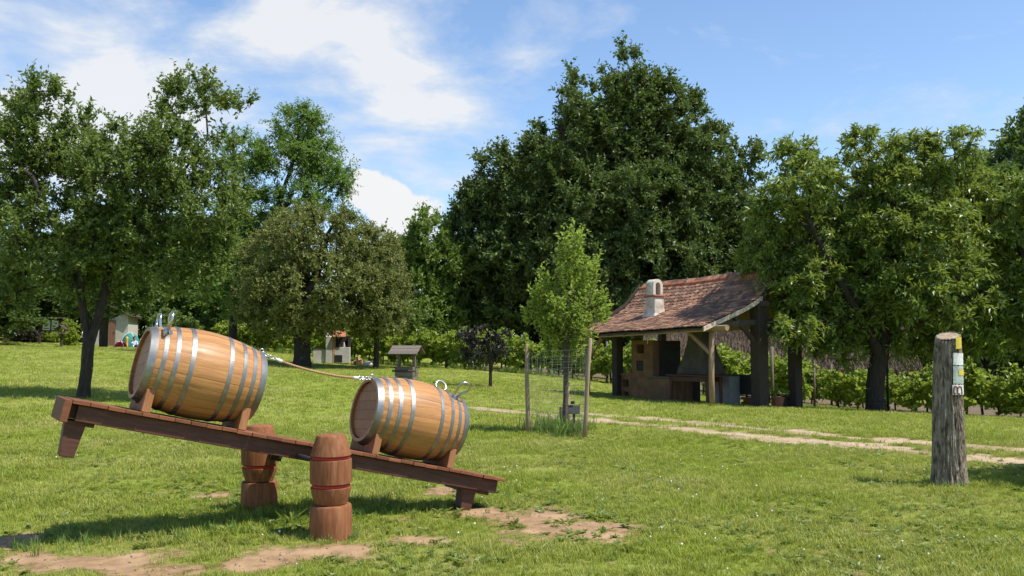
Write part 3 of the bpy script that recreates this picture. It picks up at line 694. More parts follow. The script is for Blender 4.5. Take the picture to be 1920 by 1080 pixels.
KB = wood_kind(52, 10, [((.3, 0, 8.0), (1.7, 1.8, 2.0)), ((-1.5, .5, 6.6), (1.7, 1.8, 1.6)), ((1.5, 0, 6.0), (1.9, 2, 1.7)), ((-.6, 0, 4.6), (2.5, 2.4, 1.6)), ((.9, .2, 3.0), (2.4, 2.4, 1.5)), ((-1.4, 0, 2.0), (2.0, 2, 1.1))], LM['woodlight'], 380, .26, .15)
KC = wood_kind(53, 10, [((0, 0, 7.2), (2.6, 2.6, 2.4)), ((-1.8, 0, 5.4), (2, 2, 2)), ((1.9, .2, 5.2), (2, 2, 2)), ((0, 0, 4.0), (3.0, 3.0, 1.8)), ((.5, 0, 9.0), (1.4, 1.4, 1))], LM['wood'], 400, .27, .15)
def wood(kind, x, D, top, wpx, label, group='trees of the wood behind the garden', rz=0.0):
    b = on_ground(x, D); h = at(x, top, D).z - b.z
    t = thing('wood_tree', b, label, 'tree', group, rz)
    sx = (wpx * D / F_PX) / 6.2
    for nm, me in (('trunk', kind[0]), ('crown', kind[1])):
        link(nm, me, t, scale=(sx, sx, h / 10.1))
    return t
wood(KA, -60, 56, 440, 220, 'dark tree at the left edge behind the forked fruit tree')
wood(KC, 60, 66, 470, 240, 'dark tree of the wood behind the notice board')
wood(KC, 196, 52, 400, 170, 'thick-trunked dark tree in front of the white shed')
wood(KA, 330, 74, 420, 250, 'dark tree of the wood behind the left barrel handles')
wood(KA, 140, 74, 440, 280, 'dark far tree between the notice board and the shed')
wood(KB, 400, 66, 440, 200, 'lighter far tree seen between the forked fruit tree and the locust')
wood(KA, 490, 60, 470, 220, 'dark tree behind the locust trunk')
wood(KB, 795, 55, 392, 150, 'light green far tree left of the huge oak, with pointed top')
wood(KB, 730, 66, 440, 150, 'light green far tree behind the round olive-green tree')
wood(KA, 885, 57, 350, 130, 'dark tree at the left shoulder of the huge oak')
wood(KC, 930, 62, 420, 220, 'dark tree under the left side of the huge oak')
wood(KA, 855, 62, 500, 120, 'dark low tree left of the dark umbrella-headed tree')
wood(KC, 1140, 64, 190, 420, 'dark tree hidden behind the crown of the huge oak')
wood(KC, 1040, 60, 480, 240, 'dark tree behind the caged young fruit tree')
wood(KA, 1210, 62, 470, 260, 'dark tree of the wood behind the chimney')
wood(KC, 1390, 58, 430, 240, 'dark tree between oak and walnut')
wood(KA, 1520, 58, 390, 240, 'dark tree of the wood behind the thatched hut')
wood(KC, 1690, 56, 330, 260, 'dark tree directly behind the broad walnut')
wood(KA, 1850, 54, 330, 260, 'dark tree behind the paint-marked log')
wood(KC, 2020, 52, 350, 260, 'dark tree behind the right edge walnut')

for x_, D_, nm_ in ((-260, 64, 'first'), (-480, 62, 'second'), (-760, 60, 'third')): wood(KA if x_ != -480 else KC, x_, D_, 430, 290, nm_ + ' dark tree of the wood beyond the left edge')
for x_, D_, nm_ in ((2240, 50, 'first'), (2480, 48, 'second')): wood(KC, x_, D_, 360, 290, nm_ + ' dark tree of the wood beyond the right edge')
t = wood(KB, 2400, 9.9, 200, 560, 'tree standing off to the right whose shade falls beside the log', 'trees beside the lawn')

def leaf_mass(name, n, fx, seed, L, W, leafm, label):
    rg = np.random.default_rng(seed); pts = fx(rg, n)
    V, Fc, r, _, _ = crown_leaves(pts, unit(rg.normal(0, 1, pts.shape)), rg, 3, .8, 6, L, W)
    return tag(link(name, np_mesh(name, V, Fc, leafm, r)), label, kind='stuff')
def under(rg, n):
    x = rg.uniform(-900, 2600, n); D = np.interp(x, [-160, 450, 700, 1000, 1400, 2080], [72, 66, 68, 64, 60, 56]) + rg.uniform(0, 5, n)
    X = (x - 960) / F_PX * D; hh = 1.6 + 3.6 * fbm(X * .22, D * .2, 77, 3)
    return np.stack([X, D, tz(X, D) + rg.uniform(0, 1, n) ** .8 * hh], -1)
leaf_mass('undergrowth', 6500, under, 61, .3, .17, LM['wood'], 'dark thicket of undergrowth closing the garden at the back')

# wooded hill on the far right
hx = np.linspace(40, 330, 40); hy = np.linspace(120, 330, 30); HX, HY = np.meshgrid(hx, hy)
HZ = -4 + 74 * np.exp(-(((HX - 142) / 50) ** 2 + ((HY - 195) / 60) ** 2)) + 5 * (fbm(HX * .03, HY * .03, 41, 3) - .5)
hid = np.arange(HX.size).reshape(HX.shape)
M['hill'] = mat('wooded_hill', (.03, .055, .014), (.05, .08, .02), .3, .95, .3)
tag(link('hill', np_mesh('hill', np.stack([HX, HY, HZ], -1).reshape(-1, 3), np.stack([hid[:-1, :-1], hid[:-1, 1:], hid[1:, 1:], hid[1:, :-1]], -1).reshape(-1, 4), M['hill'], smooth=True)), 'wooded hill on the far right', kind='structure')
def hillp(rg, n):
    X = rg.uniform(60, 200, n); Y = rg.uniform(130, 215, n)
    Z = -4 + 74 * np.exp(-(((X - 142) / 50) ** 2 + ((Y - 195) / 60) ** 2)) + rg.uniform(-1, 5, n)
    return np.stack([X, Y, Z], -1)
rg_ = np.random.default_rng(71); hp = hillp(rg_, 5000)
V, Fc, r_, _, _ = crown_leaves(hp, unit(rg_.normal(0, 1, hp.shape)), rg_, 2, 3.0, 6, 1.2, .8)
tag(link('hill_wood', np_mesh('hill_wood', V, Fc, LM['wood'], r_)), 'dark far-off wood covering the hill', kind='stuff')

# ------------------------------------------------------------------ vineyard
def vine_kind(seed, h):
    rg = np.random.default_rng(seed)
    lob = [(np.array((rg.uniform(-.3, .3), rg.uniform(-.12, .12), z)), (.42, .26, .26)) for z in np.linspace(.45, h - .25, 5)] + [(np.array((rg.uniform(-.35, .35), 0, h - .05)), (.12, .1, .22)) for _ in range(3)]
    tips, od = sample_lobes(lob, 62, rg, .75)
    P, par, r, ends, st = grow([[(0, 0, -.1), (.03, 0, .35), (0, .02, .7), (.05, 0, 1.0)]], tips, rg, .3, .035, minr=.004)
    i = np.arange(1, len(P)); V, Fc = frusta(P[par[i]], P[i], np.where(i >= st, np.minimum(r[par[i]], r[i] * 1.6), r[par[i]]), r[i], 5)
    LV, LF, lr, s0, s1 = crown_leaves(tips, od, rg, 3, .26, 5, .14, .13, .5, .5, .6, nup=.45)
    return np_mesh('stem', V, Fc, M['bark'], smooth=True), np_mesh('foliage', LV, LF, LM['vine'], lr)
VK = [vine_kind(80 + i, h) for i, h in enumerate((1.5, 1.32, 1.62, 1.2))]
rv = random.Random(4)
vd = (V1 - V0).normalized(); vlen = (V1 - V0).length; vn = Vector((vd.y, -vd.x)); vn = vn if vn.y > 0 else -vn
ORD = ['first', 'second', 'third', 'fourth', 'fifth', 'sixth', 'seventh', 'eighth', 'ninth', 'tenth', 'eleventh', 'twelfth', 'thirteenth', 'fourteenth', 'fifteenth', 'sixteenth', 'seventeenth', 'eighteenth']
def zone(px):
    for lim, nm in ((590, 'left of the whitewashed grill'), (860, 'behind the little wooden well'), (1180, 'behind the caged young tree'), (1500, 'seen through the oven shelter'), (1740, 'beside the walnut trunk')):
        if px < lim: return nm
    return 'behind and right of the paint-marked log'
count = {}
for row, (off, step) in enumerate(((0.0, .85), (2.3, 1.0))):
    s = .3
    while s < vlen:
        p = V0 + vd * (s + rv.uniform(-.15, .15)) + vn * (off + rv.uniform(-.12, .12)); s += step
        px = 960 + F_PX * p.x / p.y
        if px > 2020 or rv.random() < .04: continue
        k = rv.choice(VK); sc_ = rv.uniform(.76, 1.18)
        z = zone(px); count[(row, z)] = count.get((row, z), 0) + 1
        lb = ORD[count[(row, z)] - 1] + ' grapevine from the right in the ' + ('second' if row else 'front') + ' row ' + z
        t = thing('grapevine', (p.x, p.y, TZ(p.x, p.y)), lb, 'grapevine', 'grapevines of the ' + ('second' if row else 'front') + ' row', math.atan2(vd.y, vd.x) + rv.choice((0, math.pi)) + rv.uniform(-.2, .2))
        t.scale = (sc_ * 1.12, sc_ * 1.1, sc_)
        link('stem', k[0], t); link('foliage', k[1], t)
for row, off in enumerate((0.0, 2.3)):
    s = 1.0; k = 0
    while s < vlen:
        p = V0 + vd * s + vn * (off + .05); z = TZ(p.x, p.y); s += 4.3; k += 1
        px = 960 + F_PX * p.x / p.y
        if px > 2000: continue
        tag(MB().tube([(p.x, p.y, z - .2), (p.x + .02, p.y, z + 1.72)], [.045, .04], 7).build('vineyard_post', M['greywood'], smooth=True), ORD[k - 1] + ' grey wooden post from the right in the ' + ('second' if row else 'front') + ' vine row', 'post', 'posts of the vine rows')
    for zz_, nm in ((.75, 'lower'), (1.25, 'upper')):
        pts = []
        for s in np.linspace(0, vlen, 30):
            p = V0 + vd * s + vn * (off + .09); pts.append((p.x, p.y, TZ(p.x, p.y) + zz_))
        tag(MB().tube(pts, .002, 4, cap=False).build('trellis_wire', M['wire']), nm + ' trellis wire of the ' + ('second' if row else 'front') + ' vine row', 'wire')
# black stake beside the walnut trunk
p = on_ground(1661, 26.0)
tag(MB().tube([(p.x, p.y, p.z - .1), (p.x, p.y, p.z + 1.75)], .035, 8).build('iron_stake', M['black'], smooth=True), 'thin black stake standing right of the walnut trunk', 'stake')
#PART2
# ------------------------------------------------------------------ the seesaw
SC_ = Vector((-1.76, 7.904, .694)); YAW, TILT, SL, SW = R(32.3), R(12.93), 3.79, .53
seesaw = thing('seesaw', SC_, 'long red-brown timber seesaw with plank deck carrying the two barrels', 'seesaw')
seesaw.rotation_euler = (0, TILT, YAW)
SM = Matrix.Translation(SC_) @ Matrix.Rotation(YAW, 4, 'Z') @ Matrix.Rotation(TILT, 4, 'Y')
npl = 31; pw = SL / npl
plank_me = [MB().box((0, random.uniform(-.004, .004), 0), (pw - random.uniform(.0015, .0035), SW + random.uniform(-.004, .006), .03)).mesh('deck_plank', M['stain']) for _ in range(6)]
for i in range(npl):
    o = link('deck_plank', random.choice(plank_me), seesaw, (-SL / 2 + pw * (i + .5), 0, -.016 + random.uniform(-.0025, .002)), (0, random.uniform(-.012, .012), random.uniform(-.006, .006)))
    b_ = o.modifiers.new('bevel', 'BEVEL'); b_.width = .004; b_.segments = 2
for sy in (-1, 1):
    MB().box((0, sy * (SW / 2 - .075), -.033 - .06), (SL - .1, .055, .12)).build('side_beam', M['stainshade'], seesaw, bevel=.005)
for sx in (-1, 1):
    MB().box((sx * (SL / 2 - .05), 0, -.033 - .052), (.095, SW - .24, .104)).build('end_beam', M['stainshade'], seesaw, bevel=.005)
MB().box((-SL / 2 - .03, 0, -.088), (.055, SW, .165)).build('end_block', M['stain'], seesaw, bevel=.006)
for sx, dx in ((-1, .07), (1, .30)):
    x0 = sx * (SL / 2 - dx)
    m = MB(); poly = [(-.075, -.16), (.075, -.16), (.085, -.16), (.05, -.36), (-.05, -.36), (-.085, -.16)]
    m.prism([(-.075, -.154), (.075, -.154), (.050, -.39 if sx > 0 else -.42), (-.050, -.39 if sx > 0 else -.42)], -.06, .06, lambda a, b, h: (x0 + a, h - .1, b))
    m.build('leg', M['stainshade'], seesaw, bevel=.006)
    MB().box((x0 + (.06 if sx > 0 else .03), 0, -.168), (.30 if sx > 0 else .20, SW - .2, .028)).build('leg_bracket', M['stainshade'], seesaw, bevel=.004)
MB().tube([(-.12, -.62, -.12), (-.12, .5, -.12)], .018, 10).build('pivot_axle', M['black'], seesaw, smooth=True)
BL, BR_, BH, RB, RH = .93, 0, .465, .356, .28
BCZ = .362
def rprof(x): return RB - (RB - RH) * (abs(x) / BH) ** 1.9
def saddle(bx, dx):
    x = bx + dx; r = rprof(dx) + .004; cz = BCZ; w = .25
    ys = np.linspace(w, -w, 15)
    poly = [(-w, .001), (w, .001)] + [(y, cz - math.sqrt(r * r - y * y)) for y in ys]
    MB().prism(poly, x - .032, x + .032, lambda a, b, h: (h, a, b)).build('barrel_saddle', M['saddle'], seesaw, bevel=.004)

# carved posts the seesaw swings between
def carved_post(x, y, z, k, label, zsc):
    t = thing('carved_post', (x, y, z), label, 'post', 'carved posts carrying the seesaw')
    t.scale = (k, k, zsc); t.rotation_euler = (R(.6), R(-.5), random.uniform(0, 3))
    def prof(pts): return pts
    base = [(.170, -.25), (.168, .0), (.166, .12), (.164, .245), (.158, .258), (.12, .262)]
    body = [(.112, .262), (.126, .268), (.146, .325), (.160, .385), (.1605, .394), (.143, .399), (.143, .421), (.1635, .428), (.1665, .5), (.1645, .600), (.163, .610), (.143, .615), (.143, .637), (.162, .643), (.158, .662), (.140, .715), (.117, .785), (.111, .796), (.104, .8)]
    def carve(p, nm):
        m = MB(); m.lathe(p, 40)
        rr = np.random.default_rng(len(p))
        ph = rr.uniform(0, 6, 6)
        m.v = [(vx * (1 + .010 * math.sin(3 * math.atan2(vy, vx) + ph[0] + vz * 3) + .006 * math.sin(7 * math.atan2(vy, vx) + ph[1])), vy * (1 + .010 * math.sin(3 * math.atan2(vy, vx) + ph[0] + vz * 3) + .006 * math.sin(7 * math.atan2(vy, vx) + ph[1])), vz) for vx, vy, vz in m.v]
        return m.build(nm, M['post'], t, smooth=True, auto=True)
    carve(base, 'post_foot'); carve(body, 'post_body')
    for zc in (.410, .626):
        MB().lathe([(.142, zc - .0108), (.1525, zc - .0104), (.150, zc), (.1475, zc + .0098), (.142, zc + .0108)], 40, cap=False).build('painted_groove', M['red'], t, smooth=True)
    return t
PF = Vector((-1.415, 7.28, 0)); PB = Vector((-2.25, 8.27, 0))
carved_post(PF.x, PF.y, TZ(PF.x, PF.y), .985, 'carved red-brown post with two red grooves standing in front of the seesaw', 1.0)
tb = carved_post(PB.x, PB.y, TZ(PB.x, PB.y), .95, 'carved red-brown post with red grooves standing behind the seesaw', .915)
hm = MB().box((0, 0, 0), (.1, .06, .14)).tube([(0, -.06, .02), (0, .06, .02)], .03, 10)
o = hm.build('pivot_bracket', M['black'], seesaw, bevel=.004); o.location = (-.1, .38, -.15)

# wine barrels
def make_barrel(label, xc, hand):
    t = thing('wine_barrel', SM @ Vector((xc, 0, BCZ)), label, 'barrel', 'wine barrels riding on the seesaw')
    t.rotation_euler = (0, TILT, YAW)
    return t
NST = 26
def stave_mesh(a, seed):
    rr = random.Random(seed); m = MB(); xs = np.linspace(-BH, BH, 15); half = a / 2 * .988; vs = []
    bump = rr.uniform(-.0012, .0014)
    K = 4
    for x in xs:
        r = rprof(x) + bump
        for k in range(K + 1):
            an = -half + 2 * half * k / K; e = .0016 if k in (0, K) else 0
            vs.append((x, (r - e) * math.sin(an), (r - e) * math.cos(an)))
        for k in range(K + 1):
            an = half - 2 * half * k / K; vs.append((x, (r - .026) * math.sin(an), (r - .026) * math.cos(an)))
    n = 2 * (K + 1); fs = []
    for i in range(len(xs) - 1):
        for k in range(n): fs.append((i * n + k, i * n + (k + 1) % n, (i + 1) * n + (k + 1) % n, (i + 1) * n + k))
    fs += [tuple(range(n))[::-1], tuple((len(xs) - 1) * n + k for k in range(n))]
    m.add(vs, fs); me = m.mesh('stave', M['oak'], True); me.set_sharp_from_angle(angle=R(50)); return me
STV = [stave_mesh(2 * math.pi / NST, i) for i in range(5)]
def hoop_mesh(xc, w):
    r = lambda x: rprof(x)
    x0, x1 = xc - w / 2, xc + w / 2; th = .0035
    m = MB().lathe([(r(x0) + .0005, x0), (r(x0) + th, x0), (r(xc) + th + .0004, xc), (r(x1) + th, x1), (r(x1) + .0005, x1)], 72, 'x', cap=False)
    for k in range(2):
        for dx in (-w * .22, w * .22):
            a = 1.15 + k * math.pi; rr = r(xc) + th
            c = Vector((xc + dx, rr * math.cos(a), rr * math.sin(a))); d = Vector((0, math.cos(a), math.sin(a)))
            m.tube([c - d * .001, c + d * .004], [.006, .004], 8)
    me = m.mesh('hoop', M['hoop'], True); me.set_sharp_from_angle(angle=R(35)); return me
HPS = [(-BH + .028, .054), (-BH + .112, .032), (-BH + .200, .032), (-BH + .315, .034)]
HM = [hoop_mesh(s * x, w) for s in (1, -1) for x, w in HPS]
def head_meshes(sx):
    out = []; r = rprof(BH) - .028; nb = 6; e = np.linspace(-r, r, nb + 1)
    for i in range(nb):
        y0, y1 = e[i] + .001, e[i + 1] - .001
        yy = np.linspace(y0, y1, 5)
        up = [(y, math.sqrt(max(r * r - y * y, 1e-5))) for y in yy]; dn = [(y, -math.sqrt(max(r * r - y * y, 1e-5))) for y in yy[::-1]]
        xh = sx * (BH - .035)
        out.append(MB().prism(up + dn, xh - .01, xh + .01, lambda a, b, h: (h, a, b)).mesh('head_board', M['head']))
    return out
HD = {s: head_meshes(s) for s in (-1, 1)}
def finish_barrel(t, roll, handle_x, axial):
    for k in range(NST):
        link('stave', STV[(k * 7 + int(roll * 10)) % 5], t, rot=(2 * math.pi * k / NST + roll, 0, 0))
    for i, me in enumerate(HM): link('hoop', me, t, rot=(roll * (1 if i % 2 else -1.4) + i * .21, 0, 0))
    for s in (-1, 1):
        for me in HD[s]: link('head_board', me, t, rot=(roll * .6 + 1.4, 0, 0))
    # bung in the upper belly is out of sight; two steel loop handles
    for a in (R(31), R(-31)):
        h = bpy.data.objects.new('handle', None)
        r = rprof(handle_x) - .004; d = Vector((0, -math.sin(a), math.cos(a))); tg = Vector((1, 0, 0)) if axial else Vector((0, math.cos(a), math.sin(a)))
        lean = (Vector((1, 0, 0)) * (.05 if axial else -.02))
        sgn = -1 if a < 0 else 1
        c = Vector((handle_x, 0, 0)) + d * r
        pts = []
        for k in range(17):
            q = -math.pi * .12 + math.pi * 1.24 * k / 16
            pts.append(c + d * (.118 + .056 * math.sin(q)) + tg * (.056 * math.cos(q)) + lean)
        pts = [c + tg * .022] + [c + tg * .036 + d * .06 + lean * .5] + pts + [c - tg * .036 + d * .06 + lean * .5] + [c - tg * .022]
        ho = MB().tube(pts, .0105, 10).build('handle', M['steel'], t, smooth=True)
        m = MB(); m.tube([c - d * .004, c + d * .010], [.042, .040], 18)
        m.build('handle_plate', M['steel'], ho, smooth=True, auto=True)
XL_, XR_ = -1.01, .92
bl = make_barrel('oak wine barrel on the raised left end of the seesaw', XL_, 0); finish_barrel(bl, .07, -.345, False)
br = make_barrel('oak wine barrel on the lowered right end of the seesaw', XR_, 0); finish_barrel(br, .16, .315, True)
for bx in (XL_, XR_):
    for dx in (-.375, .375): saddle(bx, dx)

# rope with chains between the barrels
A = SM @ Vector((XL_ + BH - .01, 0, BCZ + RH + .004)); B = SM @ Vector((XR_ - BH + .01, 0, BCZ + RH + .004))
rope = thing('rope', A, 'hemp rope with short chains slung between the two barrels', 'rope')
def sag(t): return A.lerp(B, t) + Vector((0, 0, .075 * 4 * t * (1 - t) * -1 + .02 * math.sin(math.pi * t)))
def on(p): return p - A
def twisted(t0, t1, r, n):
    pts = [on(sag(t0 + (t1 - t0) * k / n)) for k in range(n + 1)]
    m = MB()
    for s in range(3):
        q = []
        for k, p in enumerate(pts):
            d = (pts[min(k + 1, n)] - pts[max(k - 1, 0)]).normalized(); x = Vector((0, 0, 1)).cross(d).normalized(); y = d.cross(x)
            a = k * .8 + s * 2.094; q.append(p + x * math.cos(a) * r * .5 + y * math.sin(a) * r * .5)
        m.tube(q, r * .62, 6)
    return m
twisted(.17, .83, .0105, 90).build('rope_strands', M['rope'], rope, smooth=True)
for t0, t1 in ((.125, .175), (.825, .875)):
    MB().tube([on(sag(t0)), on(sag((t0 + t1) / 2)), on(sag(t1))], [.013, .016, .015], 10).build('sleeve', M['white_plastic'], rope, smooth=True)
for t0, t1, n in ((.0, .13, 4), (.87, 1.0, 4)):
    for k in range(n):
        ta = t0 + (t1 - t0) * (k + .5) / n; c = on(sag(ta)); d = (sag(ta + .01) - sag(ta - .01)).normalized()
        x = Vector((0, 0, 1)).cross(d).normalized(); y = d.cross(x)
        if k % 2: x, y = (x + y).normalized(), (y - x).normalized()
        hl = (sag(t0) - sag(t1)).length / n * .62
        pts = [c + d * hl * math.cos(a) + (x if k % 2 else y) * .014 * math.sin(a) for a in np.linspace(0, 2 * math.pi, 15)[:-1]]
        MB().tube(pts, .0045, 7, closed=True).build('chain_link', M['steel'], rope, smooth=True)
for bo, s in ((bl, 1), (br, -1)):
    c = Vector((s * (BH - .012), 0, RH - .002))
    MB().tube([c + Vector((.018 * math.cos(a), 0, .02 + .02 * math.sin(a))) for a in np.linspace(0, 2 * math.pi, 13)[:-1]], .005, 7, closed=True).build('eye_bolt', M['steel'], bo, smooth=True)

# ------------------------------------------------------------------ paint-marked log
g = on_ground(1771, 10.0)
log = thing('log_post', g, 'upright barked log with painted trail marks standing in the lawn', 'log')
HL = 1.665; na, nz_ = 180, 170
def log_r(a, z):
    base = .176 - .050 * (z / HL) + .05 * np.exp(-np.maximum(z, 0) / .10) * .55 - .012 * np.exp(-((z - 1.66) / .2) ** 2)
    u = a * 9 + 1.5 * fbm(a * 3, z * 2.2, 91, 3); ridge = np.abs(fbm(np.cos(a) * 9 + 20 + z * .9, np.sin(a) * 9 + z * 2.4 + 40, 93, 4) - .5) * 2
    ridge2 = fbm(np.cos(a) * 11 + 60 + z * .6, np.sin(a) * 11 + z * 4.0 + 80, 95, 3)
    return base + .010 * np.sin(2 * a + 1 + z) - .060 * np.clip(.30 - ridge, 0, 1) + (ridge2 - .5) * .022
def log_s(a, z): return .176 - .050 * (z / HL) + .010 * np.sin(2 * a + 1 + z) + .004     # the shaved strip that carries the marks
def log_x(z): return .035 * (z / HL) - .008 * np.sin(z * 2)
aa = np.linspace(0, 2 * np.pi, na, endpoint=False); zz2 = np.linspace(-.15, 1, nz_)
cutdir = Vector((-.55, -.83, 0)).normalized()
def top_z(a): return HL - .05 - .055 * (np.cos(a) * cutdir.x + np.sin(a) * cutdir.y)
Vl = []
for i, f in enumerate(zz2):
    for a in aa:
        z = f * top_z(a) if f > 0 else f
        r = float(log_r(np.array(a), np.array(z))); Vl.append((r * math.cos(a) + log_x(z), r * math.sin(a), z))
Fl = [(i * na + k, i * na + (k + 1) % na, (i + 1) * na + (k + 1) % na, (i + 1) * na + k) for i in range(nz_ - 1) for k in range(na)]
MB().add(Vl, Fl).build('bark', M['logbark'], log, smooth=True)
mt = MB(); ring = Vl[-na:]; cx, cy = log_x(HL), 0.0
vs = []; 
for s in (1.0, .93, .6, .3):
    for vx, vy, vz in ring:
        px_, py_ = cx + (vx - cx) * s, cy + (vy - cy) * s
        vs.append((px_, py_, HL - .05 - .055 * ((px_ - cx) * cutdir.x + (py_ - cy) * cutdir.y) / .145 + (.004 if s < .95 else -.002)))
fs = [(i * na + k, i * na + (k + 1) % na, (i + 1) * na + (k + 1) % na, (i + 1) * na + k) for i in range(3) for k in range(na)] + [tuple(3 * na + k for k in range(na))]
mt.add(vs, fs).build('cut_face', M['logcut'], log)
def paint(nm, m, a0, a1, z0, z1, lift=.0035, label=None):
    av = np.linspace(a0, a1, 14); zv = np.linspace(z0, z1, 16); vs = []
    rr = np.random.default_rng(int(abs(a0 * 100) + z0 * 100))
    for iz, z in enumerate(zv):
        for ia, a in enumerate(av):
            a2 = a + (rr.uniform(-.02, .02) if ia in (0, 13) else 0); z2 = z + (rr.uniform(-.006, .006) if iz in (0, 15) else 0)
            r = float(log_s(a2, z2)) + lift; vs.append((r * math.cos(a2) + log_x(z2), r * math.sin(a2), z2))
    fs = [(i * 14 + k, i * 14 + k + 1, (i + 1) * 14 + k + 1, (i + 1) * 14 + k) for i in range(15) for k in range(13)]
    o = MB().add(vs, fs).build(nm, m, log, smooth=True)
    if label: o['label'] = label
    return o
va = math.atan2(-g.y, -g.x)                                     # angle on the log that faces the camera
def pa(f): return va + math.asin(max(-1, min(1, f)))           # f: -1 left edge .. 1 right edge as seen
paint('yellow_mark', M['painty'], pa(.55), pa(.9), 1.475, 1.60, label='yellow trail stripe')
paint('white_mark', M['paintw'], pa(.38), pa(.97), 1.30, 1.43, label='white trail stripe')
paint('green_mark', M['paintg'], pa(.36), pa(.97), 1.10, 1.29, .003, label='faded pale green trail stripe')
paint('yellow_mark', M['painty'], pa(.72), pa(.97), 1.19, 1.25, .0065, label='thin yellow trail dash')
paint('white_mark', M['paintw'], pa(.30), pa(.96), .985, 1.09, .004, label='white square of the trail sign')
def stroke(pts, w=.011):
    q = []
    for f, z in pts:
        a = pa(f); r = float(log_s(a, z)) + .0055; q.append((r * math.cos(a) + log_x(z), r * math.sin(a), z))
    return q
mk = MB()
for L_ in ([(.40, .995), (.40, 1.05), (.44, 1.072), (.53, 1.074), (.60, 1.062), (.63, 1.03), (.63, .998)], [(.63, 1.03), (.66, 1.062), (.74, 1.074), (.83, 1.068), (.86, 1.04), (.86, .998)], [(.40, 1.0), (.47, .996), (.52, 1.002)], [(.63, 1.0), (.70, .994), (.77, 1.0)], [(.86, 1.0), (.90, .998)]):
    mk.tube(stroke(L_), .0062, 6)
mk.build('red_mark', M['paintr'], log, smooth=True)['label'] = 'dark red rounded letter m trail sign'

# ------------------------------------------------------------------ tree guard, stakes and plant label
tg = on_ground(1043, 15.6)
gd = thing('tree_guard', tg, 'wire mesh tree guard on rough stakes round the young tree', 'tree guard')
def stake_pts(bx, by, tx, ty, D):
    b = at(bx, by, D); b.z = TZ(b.x, D); t_ = at(tx, ty, D); return b, t_
sA = stake_pts(989, 812, 988, 645, 15.5); sB = stake_pts(1094, 826, 1107, 634, 15.0); sC = stake_pts(1062, 800, 1060, 650, 16.35)
ST = []
for (b, t_), r in ((sA, .036), (sB, .036), (sC, .03)):
    b2, t2 = b - tg - Vector((0, 0, .15)), t_ - tg; ST.append((b - tg, t_ - tg))
    MB().tube([b2, b2.lerp(t2, .3) + Vector((.008, 0, 0)), b2.lerp(t2, .65) - Vector((.006, 0, 0)), t2 - Vector((0, 0, .015)), t2], [r * 1.08, r, r * .95, r * .9, r * .55], 10, wob=.04).build('stake', M['stake'], gd, smooth=True)
wm = MB(); Hn = 1.5
loopb = []
for i in range(3):
    a, b = ST[i], ST[(i + 1) % 3]
    nseg = 9
    for k in range(nseg): 
        f = k / nseg; bulge = math.sin(math.pi * f) * .10
        c = (ST[0][0] + ST[1][0] + ST[2][0]) / 3; p = a[0].lerp(b[0], f); q = a[1].lerp(b[1], f); o_ = (p - c); o_.z = 0; o_ = o_.normalized() * bulge
        loopb.append((p + o_, q + o_))
for k, (p, q) in enumerate(loopb): wm.tube([p + Vector((0, 0, .05)), p.lerp(q, .45), p.lerp(q, .9)], .0015, 4, cap=False)
for j in range(15): wm.tube([p.lerp(q, .03 + .87 * j / 14) + Vector((0, 0, .006 * math.sin(k * 1.7 + j))) for k, (p, q) in enumerate(loopb)], .0015, 4, closed=True)
wm.build('wire_mesh', M['wire'], gd)
p = at(1064, 800, 15.75); z = TZ(p.x, p.y)
tag(MB().tube([(p.x, p.y, z - .1), (p.x + .005, p.y, z + .4), (p.x - .01, p.y, z + .86)], [.045, .042, .04], 9, wob=.04).build('support_stake', M['stake'], smooth=True), 'short thick support stake beside the young tree stem', 'stake')
p = at(1052, 800, 15.9); z = TZ(p.x, p.y)
tag(MB().tube([(p.x, p.y, z - .1), (p.x, p.y, z + .42)], [.03, .028], 8, wob=.04).build('short_peg', M['timberdark'], smooth=True), 'short dark peg inside the tree guard', 'peg')
p = at(1076, 796, 15.4); z = TZ(p.x, p.y)
pl_ = thing('plant_label', (p.x, p.y, z), 'small dark label plate on a dark peg inside the tree guard', 'sign')
MB().tube([(0, 0, -.1), (0, 0, .36)], .022, 8).build('peg', M['timberdark'], pl_, smooth=True)
MB().box((0, -.03, .43), (.2, .015, .15), Matrix.Rotation(R(-18), 3, 'X')).build('plate', M['slate'], pl_, bevel=.003)
MB().box((-.02, -.028, .545), (.06, .02, .05)).build('plate_hook', M['black'], pl_, bevel=.003)

